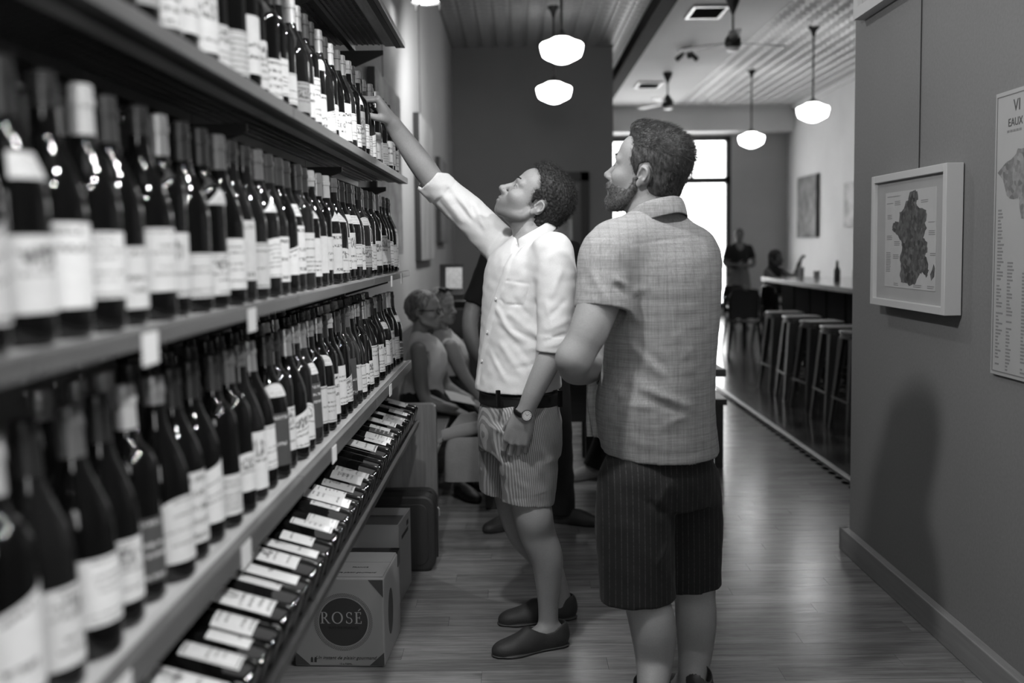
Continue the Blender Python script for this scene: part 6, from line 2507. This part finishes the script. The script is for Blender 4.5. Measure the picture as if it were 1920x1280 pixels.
def seated_woman(nm_label, C, R, s, Y, pelvis, chest, neckb, arm, arm2, legs, top_m, hair_m, hairdef, skin=M_SKIN3, a=(.115, .15), extra=None, shoe=True, trouser=True):
    root = empty('person', (pelvis[0], pelvis[1], 0), nm_label, 'person')
    allp = np.array([pelvis, chest, C] + list(arm) + list(arm2) + [p for L in legs for p in L])
    B = Vol(allp.min(0) - .2, allp.max(0) + .2, .007)
    B.limb([pelvis, (pelvis + chest) / 2, chest, neckb], [.11 * s, .10 * s, .11 * s, .055 * s], .03)
    for A_ in (arm, arm2):
        B.limb(A_, [.052 * s, .043 * s, .036 * s, .028 * s][:len(A_)], .02)
    for L in legs:
        B.limb(L, [.085 * s, .07 * s, .048 * s, .036 * s][:len(L)], .02)
    parts = [B.surf(2)]
    Hd = Vol(C - .18, C + .18, .0036)
    head_shape(Hd, C, R, s, neckb, (.048, .050), fem=1)
    parts.append(Hd.surf(1))
    for A_ in (arm, arm2):
        w = np.asarray(A_[-1])
        d = nrm(w - np.asarray(A_[-2]))
        Vh = Vol(w - .18, w + .18, .0042)
        Vh.limb([A_[-2], w], [.034 * s, .027 * s], .01)
        hand_shape(Vh, w, d, vec(0, .2, -1), vec(0, 1, 0), ((20, 35, 20), (22, 38, 20), (24, 40, 20), (26, 40, 20)), s=.92 * s)
        parts.append(Vh.surf(1))
    put_mesh('body', join(parts), skin, root, head_tone(C, R, s, 0, .7))
    eyes(C, R, s, root, M_EYEW, M_IRIS)
    hv = hair_shell(C, R, s, *hairdef, h=.0042)
    put_mesh('hair', hv, hair_m, root)
    T = Vol(np.minimum(pelvis, chest) - .35, np.maximum(pelvis, chest) + .35, .006)
    T.limb([pelvis + vec(0, 0, .0), (pelvis * .6 + chest * .4), chest, neckb * .75 + chest * .25], [.145 * s, .125 * s, .135 * s, .08 * s], .03, cut0=True)
    for A_ in (arm, arm2):
        T.ell(np.asarray(A_[0]) * .7 + chest * .3 + vec(0, 0, .02), np.array((.06, .055, .05)) * s, None, .03)
    T.limb([neckb * .6 + chest * .4, C], [.044 * s, .054 * s], .004, 's')
    for A_ in (arm, arm2):
        q = nrm(np.asarray(A_[1]) - np.asarray(A_[0]))
        T.limb([np.asarray(A_[0]) + q * .02, A_[1]], [.07 * s, .08 * s], .004, 's', cut0=True)
    if extra:
        extra(T)
    T.ripple(.002, 60, 3)
    put_mesh('sleeveless_top', T.surf(1), top_m, root)
    if trouser:
        W_ = Vol(allp.min(0) - .2, allp.max(0) + .2, .007)
        W_.ell(pelvis + vec(0, 0, -.02), np.array((.15, .17, .12)) * s, None, .02)
        for L in legs:
            W_.limb(L, [.10 * s, .088 * s, .066 * s, .058 * s][:len(L)], .03, cut1=True)
        W_.ripple(.002, 60, 6)
        put_mesh('trousers', W_.surf(1), M_DARKCLOTH, root)
    if shoe:
        for L in legs:
            a_ = np.asarray(L[-1])
            h3 = vec(a_[0] - .05, a_[1] + .02, 0)
            V_ = Vol(h3 - vec(.16, .38, .01), h3 + vec(.32, .2, .16), .006)
            A, RR = shoe_shape(V_, h3, h3 + vec(.13, -.20, 0), .042)
            V_.cut(lambda X, Y_, Z: -Z)
            put_mesh('shoe', V_.surf(1), M_SHOE, root)
    return root


RW1 = frame_of(nrm(vec(.97, -.22, .05)))
C1 = P(795, 584, 6.0) - RW1 @ vec(.0, 0, .0)
pel1, ch1 = P(792, 775, 6.0), P(800, 672, 5.98)
pel1 = vec(pel1[0], pel1[1], .50)
W1 = seated_woman('woman with glasses in white sleeveless top sitting on the pew, hair tucked back', C1, RW1, .92, 6.0, pel1, ch1, P(786, 628, 6.0),
                  [P(784, 655, 5.84), P(797, 745, 5.80), P(850, 768, 5.78)], [P(815, 655, 6.12), P(835, 720, 6.15), P(880, 750, 6.1)],
                  [[pel1 + vec(.05, -.08, -.03), P(862, 800, 5.85), P(868, 860, 5.72), P(872, 915, 5.55)], [pel1 + vec(.05, .08, -.03), P(868, 792, 6.05), P(885, 850, 5.95), P(889, 895, 5.8)]],
                  M_TOPW, M_HAIRBL, ([(-.12, -.05), (-.06, -.035), (-.03, -.025), (-.026, .005), (.0, .015), (.03, .04), (.06, .07), (.08, .085), (.11, .11), (.15, .13)], -.07, (.012, .010, .014), [((-.06, 0, .03), (.07, .075, .08))], (.002, 150), 4))
g = MB()
GL = lambda x, y, z: Vector(C1 + RW1 @ (vec(x, y, z) * .92)) - W1.location
for q in (-1, 1):
    g.tube([GL(.112, q * .034 + .024 * math.cos(a), .0 + .017 * math.sin(a)) for a in np.linspace(0, 2 * PI, 17)], .0022, 6)
    g.tube([GL(.11, q * .058, .006), GL(.06, q * .076, .008), GL(-.015, q * .080, .012)], .0026, 6)
g.tube([GL(.113, -.01, .003), GL(.116, 0, .005), GL(.113, .01, .003)], .0022, 6)
g.build('glasses', M_BLACKGLOSS, W1, smooth=180)
RW2 = frame_of(nrm(vec(.86, -.5, .08)))
C2 = P(825, 578, 6.6)
pel2, ch2 = P(835, 770, 6.6), P(842, 668, 6.58)
pel2 = vec(pel2[0], pel2[1], .50)
W2 = seated_woman('woman with sunglasses on her head and open-necked blouse, sitting behind the woman with glasses', C2, RW2, .95, 6.6, pel2, ch2, P(828, 622, 6.6),
                  [P(845, 650, 6.45), P(868, 700, 6.42), P(900, 745, 6.4)], [P(825, 650, 6.75), P(850, 715, 6.8), P(905, 742, 6.75)],
                  [[pel2 + vec(.05, -.08, -.03), P(895, 785, 6.45), P(905, 840, 6.35), P(910, 880, 6.25)], [pel2 + vec(.05, .08, -.03), P(900, 780, 6.65), P(915, 835, 6.6), P(918, 870, 6.5)]],
                  M_TOPS, M_HAIRBL, ([(-.12, -.03), (-.08, .0), (-.05, .02), (-.02, .03), (.0, .035), (.03, .05), (.06, .08), (.08, .10), (.11, .12), (.15, .14)], -.09, (.016, .014, .016), [((-.05, 0, .0), (.075, .08, .09))], (.003, 150), 8))
GL = lambda x, y, z: Vector(C2 + RW2 @ (vec(x, y, z) * .95)) - W2.location
g = MB()
for q in (-1, 1):
    g.box(GL(.062, q * .034, .128), (.05, .05, .012), (0, .3, .3 * q))
    g.tube([GL(.06, q * .06, .125), GL(.0, q * .092, .07), GL(-.03, q * .09, .03)], .003, 6)
g.build('sunglasses', M_BLACKGLOSS, W2)
# papers in the women's laps
r_ = empty('paper_leaflet', P(862, 745, 6.0), 'pale leaflet held in the lap of the woman with glasses', 'paper')
MB().box((0, 0, .0), (.16, .22, .003), (.15, .25, .3)).build('sheet', M_PAPER, r_)

# ------------------------------------------------------------------ server in black standing behind the man reaching up
SV = empty('person', (.10, 4.95, 0), 'person in black tee and black trousers standing hidden behind the man reaching up', 'person')
B = Vol((-.42, 4.65, -.01), (.5, 5.25, 1.85), .0075)
hipz = .88
B.limb([vec(.08, 4.95, .95), vec(.08, 4.95, 1.2), vec(.08, 4.95, 1.36), vec(.09, 4.94, 1.47)], [.13, .13, .12, .055], .03)
aL = [vec(-.11, 4.95, 1.36), P(884, 585, 4.93), P(888, 650, 4.82), P(915, 690, 4.74)]
aR = [vec(.27, 4.95, 1.36), vec(.31, 4.95, 1.08), vec(.22, 4.85, .92), vec(.12, 4.76, .90)]
for A_ in (aL, aR):
    B.limb(A_, [.05, .042, .036, .028], .02)
parts = [B.surf(2)]
RS = frame_of(nrm(vec(-.5, -.85, -.1)))
CS = vec(.10, 4.93, 1.585)
Hd = Vol(CS - .18, CS + .18, .0045)
head_shape(Hd, CS, RS, .95, vec(.09, 4.94, 1.45), (.05, .054), fem=1)
parts.append(Hd.surf(1))
for A_ in (aL, aR):
    w = A_[-1]
    d = nrm(w - A_[-2])
    Vh = Vol(w - .18, w + .18, .005)
    hand_shape(Vh, w, d, vec(0, .2, -1), vec(0, -1, 0), ((30, 35, 20), (32, 38, 20), (34, 40, 20), (36, 40, 20)), s=.92)
    parts.append(Vh.surf(1))
put_mesh('body', join(parts), M_SKIN3, SV)
eyes(CS, RS, .95, SV, M_EYEW, M_IRIS)
hv = hair_shell(CS, RS, .95, [(-.12, -.05), (-.06, -.035), (-.026, .005), (.0, .015), (.03, .04), (.06, .07), (.08, .085), (.11, .11), (.15, .13)], -.07, (.010, .008, .012), [], (.002, 150), 4, h=.005)
put_mesh('hair', hv, M_HAIRBK, SV)
T = Vol((-.42, 4.65, .8), (.5, 5.25, 1.6), .007)
T.loft([(.86, .08, 4.95, .17, .13), (1.0, .08, 4.95, .165, .125), (1.2, .08, 4.95, .175, .13), (1.33, .08, 4.95, .19, .12), (1.42, .085, 4.945, .13, .09), (1.46, .09, 4.94, .07, .065)], (1, 0), (0, 1), .02)
for A_ in (aL, aR):
    T.limb([A_[0], A_[0] * .15 + A_[1] * .85], [.066, .060], .03, cut1=True)
T.limb([vec(.09, 4.94, 1.43), vec(.09, 4.93, 1.55)], [.056, .064], .004, 's')
T.ripple(.002, 60, 3)
put_mesh('tee_shirt', T.surf(1), M_BLACKTEE, SV)
W_ = Vol((-.42, 4.6, .02), (.6, 5.25, 1.0), .0075)
W_.ell((.08, 4.95, .87), (.165, .125, .14), None, .02)
ft = (at(968, 992, 2, 0), at(1058, 985, 2, 0))
W_.limb([vec(.02, 4.95, .84), vec(-.0, 4.92, .5), vec(ft[0][0] + .02, ft[0][1] + .05, .05)], [.105, .078, .07], .03, cut1=True)
W_.limb([vec(.15, 4.95, .84), vec(.19, 4.93, .5), vec(ft[1][0] - .01, ft[1][1] + .06, .05)], [.105, .078, .07], .03, cut1=True)
W_.ripple(.002, 50, 4)
put_mesh('trousers', W_.surf(1), M_DARKCLOTH, SV)
for f_, dr in ((ft[0], vec(-.8, -.6, 0)), (ft[1], vec(.9, -.35, 0))):
    h3 = vec(f_[0], f_[1], 0) - nrm(dr) * .06 + vec(0, .05, 0)
    V_ = Vol(h3 - vec(.35, .35, .01), h3 + vec(.35, .35, .15), .006)
    A, RR = shoe_shape(V_, h3, h3 + nrm(dr) * .25, .046)
    V_.limb([A(.18, 0, .05), A(.2, 0, .09)], [.04, .04], .012)
    V_.cut(lambda X, Y, Z: -Z)
    put_mesh('shoe', V_.surf(1), M_SHOE, SV)

# ------------------------------------------------------------------ person sitting on the dark bench, mostly behind the bearded man
RB = frame_of(nrm(vec(-.6, -.8, 0)))
CB_ = vec(.80, 6.2, 1.16)
pelb = vec(.80, 6.28, .54)
seated_woman('seated person in dark clothes on the bench, one pale shoe showing between the two men', CB_, RB, .95, 6.2, pelb, vec(.80, 6.26, .86), vec(.80, 6.24, 1.02),
             [vec(.64, 6.24, .93), vec(.6, 6.1, .70), vec(.66, 5.92, .62)], [vec(.96, 6.24, .93), vec(1.0, 6.1, .7), vec(.92, 5.94, .62)],
             [[pelb + vec(-.08, -.05, -.03), vec(.62, 5.92, .50), vec(.52, 5.93, .25), vec(.44, 5.92, .07)], [pelb + vec(.08, -.05, -.03), vec(.86, 5.88, .50), vec(.84, 5.9, .25), vec(.82, 5.9, .07)]],
             M_BLACKTEE, M_HAIRBK, ([(-.12, -.05), (-.06, -.035), (-.026, .005), (.0, .015), (.03, .04), (.06, .07), (.08, .085), (.11, .11), (.15, .13)], -.07, (.010, .008, .012), [], (.002, 150), 4), shoe=False)
_pb = [o for o in bpy.data.objects if o.get('label', '').startswith('seated person in dark')][0]
for px, Yc in ((.46, 5.94), (.84, 5.92)):
    h3 = vec(px, Yc, 0)
    V_ = Vol(h3 - vec(.35, .35, .01), h3 + vec(.35, .35, .15), .006)
    A, RR = shoe_shape(V_, h3 + vec(.05, .04, 0), h3 + vec(-.17, -.09, 0), .044)
    V_.limb([A(.2, 0, .05), A(.22, 0, .09)], [.04, .04], .012)
    V_.cut(lambda X, Y, Z: -Z)
    put_mesh('shoe', V_.surf(1), mat('pale_canvas_shoe', .35, .7, noise=.1), _pb)

# ------------------------------------------------------------------ waitress by the window
WX, WY = 3.68, 16.5
WT = empty('person', (WX, WY, 0), 'waitress in black top and grey apron standing by the shop window', 'person')
B = Vol((WX - .45, WY - .4, -.01), (WX + .45, WY + .3, 1.75), .010)
B.limb([vec(WX, WY, .95), vec(WX, WY, 1.2), vec(WX, WY, 1.33), vec(WX, WY, 1.42)], [.12, .12, .11, .05], .03)
wa = [[vec(WX - .17, WY, 1.32), vec(WX - .24, WY - .03, 1.08), vec(WX - .05, WY - .17, 1.05)], [vec(WX + .17, WY, 1.32), vec(WX + .24, WY - .03, 1.08), vec(WX + .05, WY - .17, 1.03)]]
for A_ in wa:
    B.limb(A_, [.048, .040, .028], .02)
for q in (-1, 1):
    B.limb([vec(WX + q * .09, WY, .85), vec(WX + q * .09, WY, .45), vec(WX + q * .09, WY, .06)], [.085, .06, .042], .02)
CW, RWt = vec(WX, WY - .01, 1.52), frame_of(vec(-.1, -1, -.05))
head_shape(B, CW, RWt, .92, vec(WX, WY, 1.40), (.048, .05), fem=1)
parts = [B.surf(1)]
for A_, q in zip(wa, (1, -1)):
    Vh = Vol(A_[-1] - .16, A_[-1] + .16, .006)
    hand_shape(Vh, A_[-1], vec(q, -.3, 0), vec(0, 1, 0), vec(0, 0, 1), ((30, 35, 20), (32, 38, 20), (34, 40, 20), (36, 40, 20)), s=.9)
    parts.append(Vh.surf(1))
put_mesh('body', join(parts), mat('skin_backlit', .09, .5, tone=True), WT)  # skin colour itself darkened to read as a backlit silhouette
eyes(CW, RWt, .92, WT, M_EYEW, M_IRIS)
hv = hair_shell(CW, RWt, .92, [(-.12, -.05), (-.06, -.035), (-.026, .005), (.0, .015), (.03, .04), (.06, .07), (.08, .085), (.11, .11), (.15, .13)], -.07, (.010, .010, .014), [((-.09, 0, .09), (.04, .045, .04))], (.002, 150), 4, h=.006)
put_mesh('hair', hv, M_HAIRBK, WT)
T = Vol((WX - .45, WY - .3, .85), (WX + .45, WY + .3, 1.6), .009)
T.loft([(.95, WX, WY, .155, .12), (1.05, WX, WY, .15, .12), (1.2, WX, WY, .165, .13), (1.30, WX, WY, .18, .115), (1.39, WX, WY, .12, .08), (1.43, WX, WY, .065, .06)], (1, 0), (0, 1), .02)
for A_ in wa:
    T.limb([A_[0], A_[0] * .35 + A_[1] * .65], [.066, .066], .03, cut1=True)
T.limb([vec(WX, WY - .03, 1.38), vec(WX, WY - .04, 1.5)], [.06, .075], .004, 's')
put_mesh('top', T.surf(1), M_BLACKTEE, WT)
T = Vol((WX - .35, WY - .3, .04), (WX + .35, WY + .3, 1.0), .010)
for q in (-1, 1):
    T.limb([vec(WX + q * .085, WY, .88), vec(WX + q * .09, WY, .45), vec(WX + q * .09, WY, .06)], [.10, .075, .06], .02, cut1=True)
put_mesh('trousers', T.surf(1), M_DARKCLOTH, WT)
T = Vol((WX - .35, WY - .3, .3), (WX + .35, WY + .3, 1.1), .010)
T.loft([(.40, WX, WY, .215, .16), (.7, WX, WY, .205, .155), (.9, WX, WY, .18, .145), (1.0, WX, WY, .158, .128)], (1, 0), (0, 1), .02)
T.ripple(.004, 30, 3)
put_mesh('apron', T.surf(1), M_GREYCLOTH, WT)
for q in (-1, 1):
    h3 = vec(WX + q * .09, WY + .06, 0)
    V_ = Vol(h3 - vec(.2, .4, .01), h3 + vec(.2, .2, .12), .008)
    A, RR = shoe_shape(V_, h3, h3 + vec(q * .03, -.24, 0), .045)
    V_.cut(lambda X, Y, Z: -Z)
    put_mesh('shoe', V_.surf(1), M_BLACK, WT)

# ------------------------------------------------------------------ dark-haired woman sitting at the far end of the bar
sb_ = copy_tree(st0)
sb_.location = (3.42, 13.35, 0)
sb_.rotation_euler = (0, 0, .3)
sb_['label'] = 'metal bar stool under the long-haired woman at the bar end'
RBW = frame_of(nrm(vec(.75, -.65, 0)))
bx_, by_ = 3.42, 13.3
CBW = vec(bx_ + .03, by_ - .02, 1.20)
pelw = vec(bx_, by_, .84)
BW = seated_woman('long-haired woman in dark clothes sitting at the far end of the bar', CBW, RBW, .86, by_, pelw, vec(bx_, by_, 1.0), vec(bx_ + .01, by_, 1.09),
                  [vec(bx_ - .11, by_ - .12, 1.03), vec(bx_ - .02, by_ - .32, .92), vec(bx_ + .16, by_ - .42, .98)], [vec(bx_ + .14, by_ + .08, 1.03), vec(bx_ + .27, by_ - .05, .95), vec(bx_ + .33, by_ - .08, 1.13)],
                  [[pelw + vec(.05, -.08, -.02), vec(bx_ + .33, by_ - .25, .78), vec(bx_ + .3, by_ - .22, .5), vec(bx_ + .26, by_ - .2, .32)], [pelw + vec(.05, .08, -.02), vec(bx_ + .36, by_ - .05, .78), vec(bx_ + .36, by_ - .05, .5), vec(bx_ + .34, by_ - .05, .32)]],
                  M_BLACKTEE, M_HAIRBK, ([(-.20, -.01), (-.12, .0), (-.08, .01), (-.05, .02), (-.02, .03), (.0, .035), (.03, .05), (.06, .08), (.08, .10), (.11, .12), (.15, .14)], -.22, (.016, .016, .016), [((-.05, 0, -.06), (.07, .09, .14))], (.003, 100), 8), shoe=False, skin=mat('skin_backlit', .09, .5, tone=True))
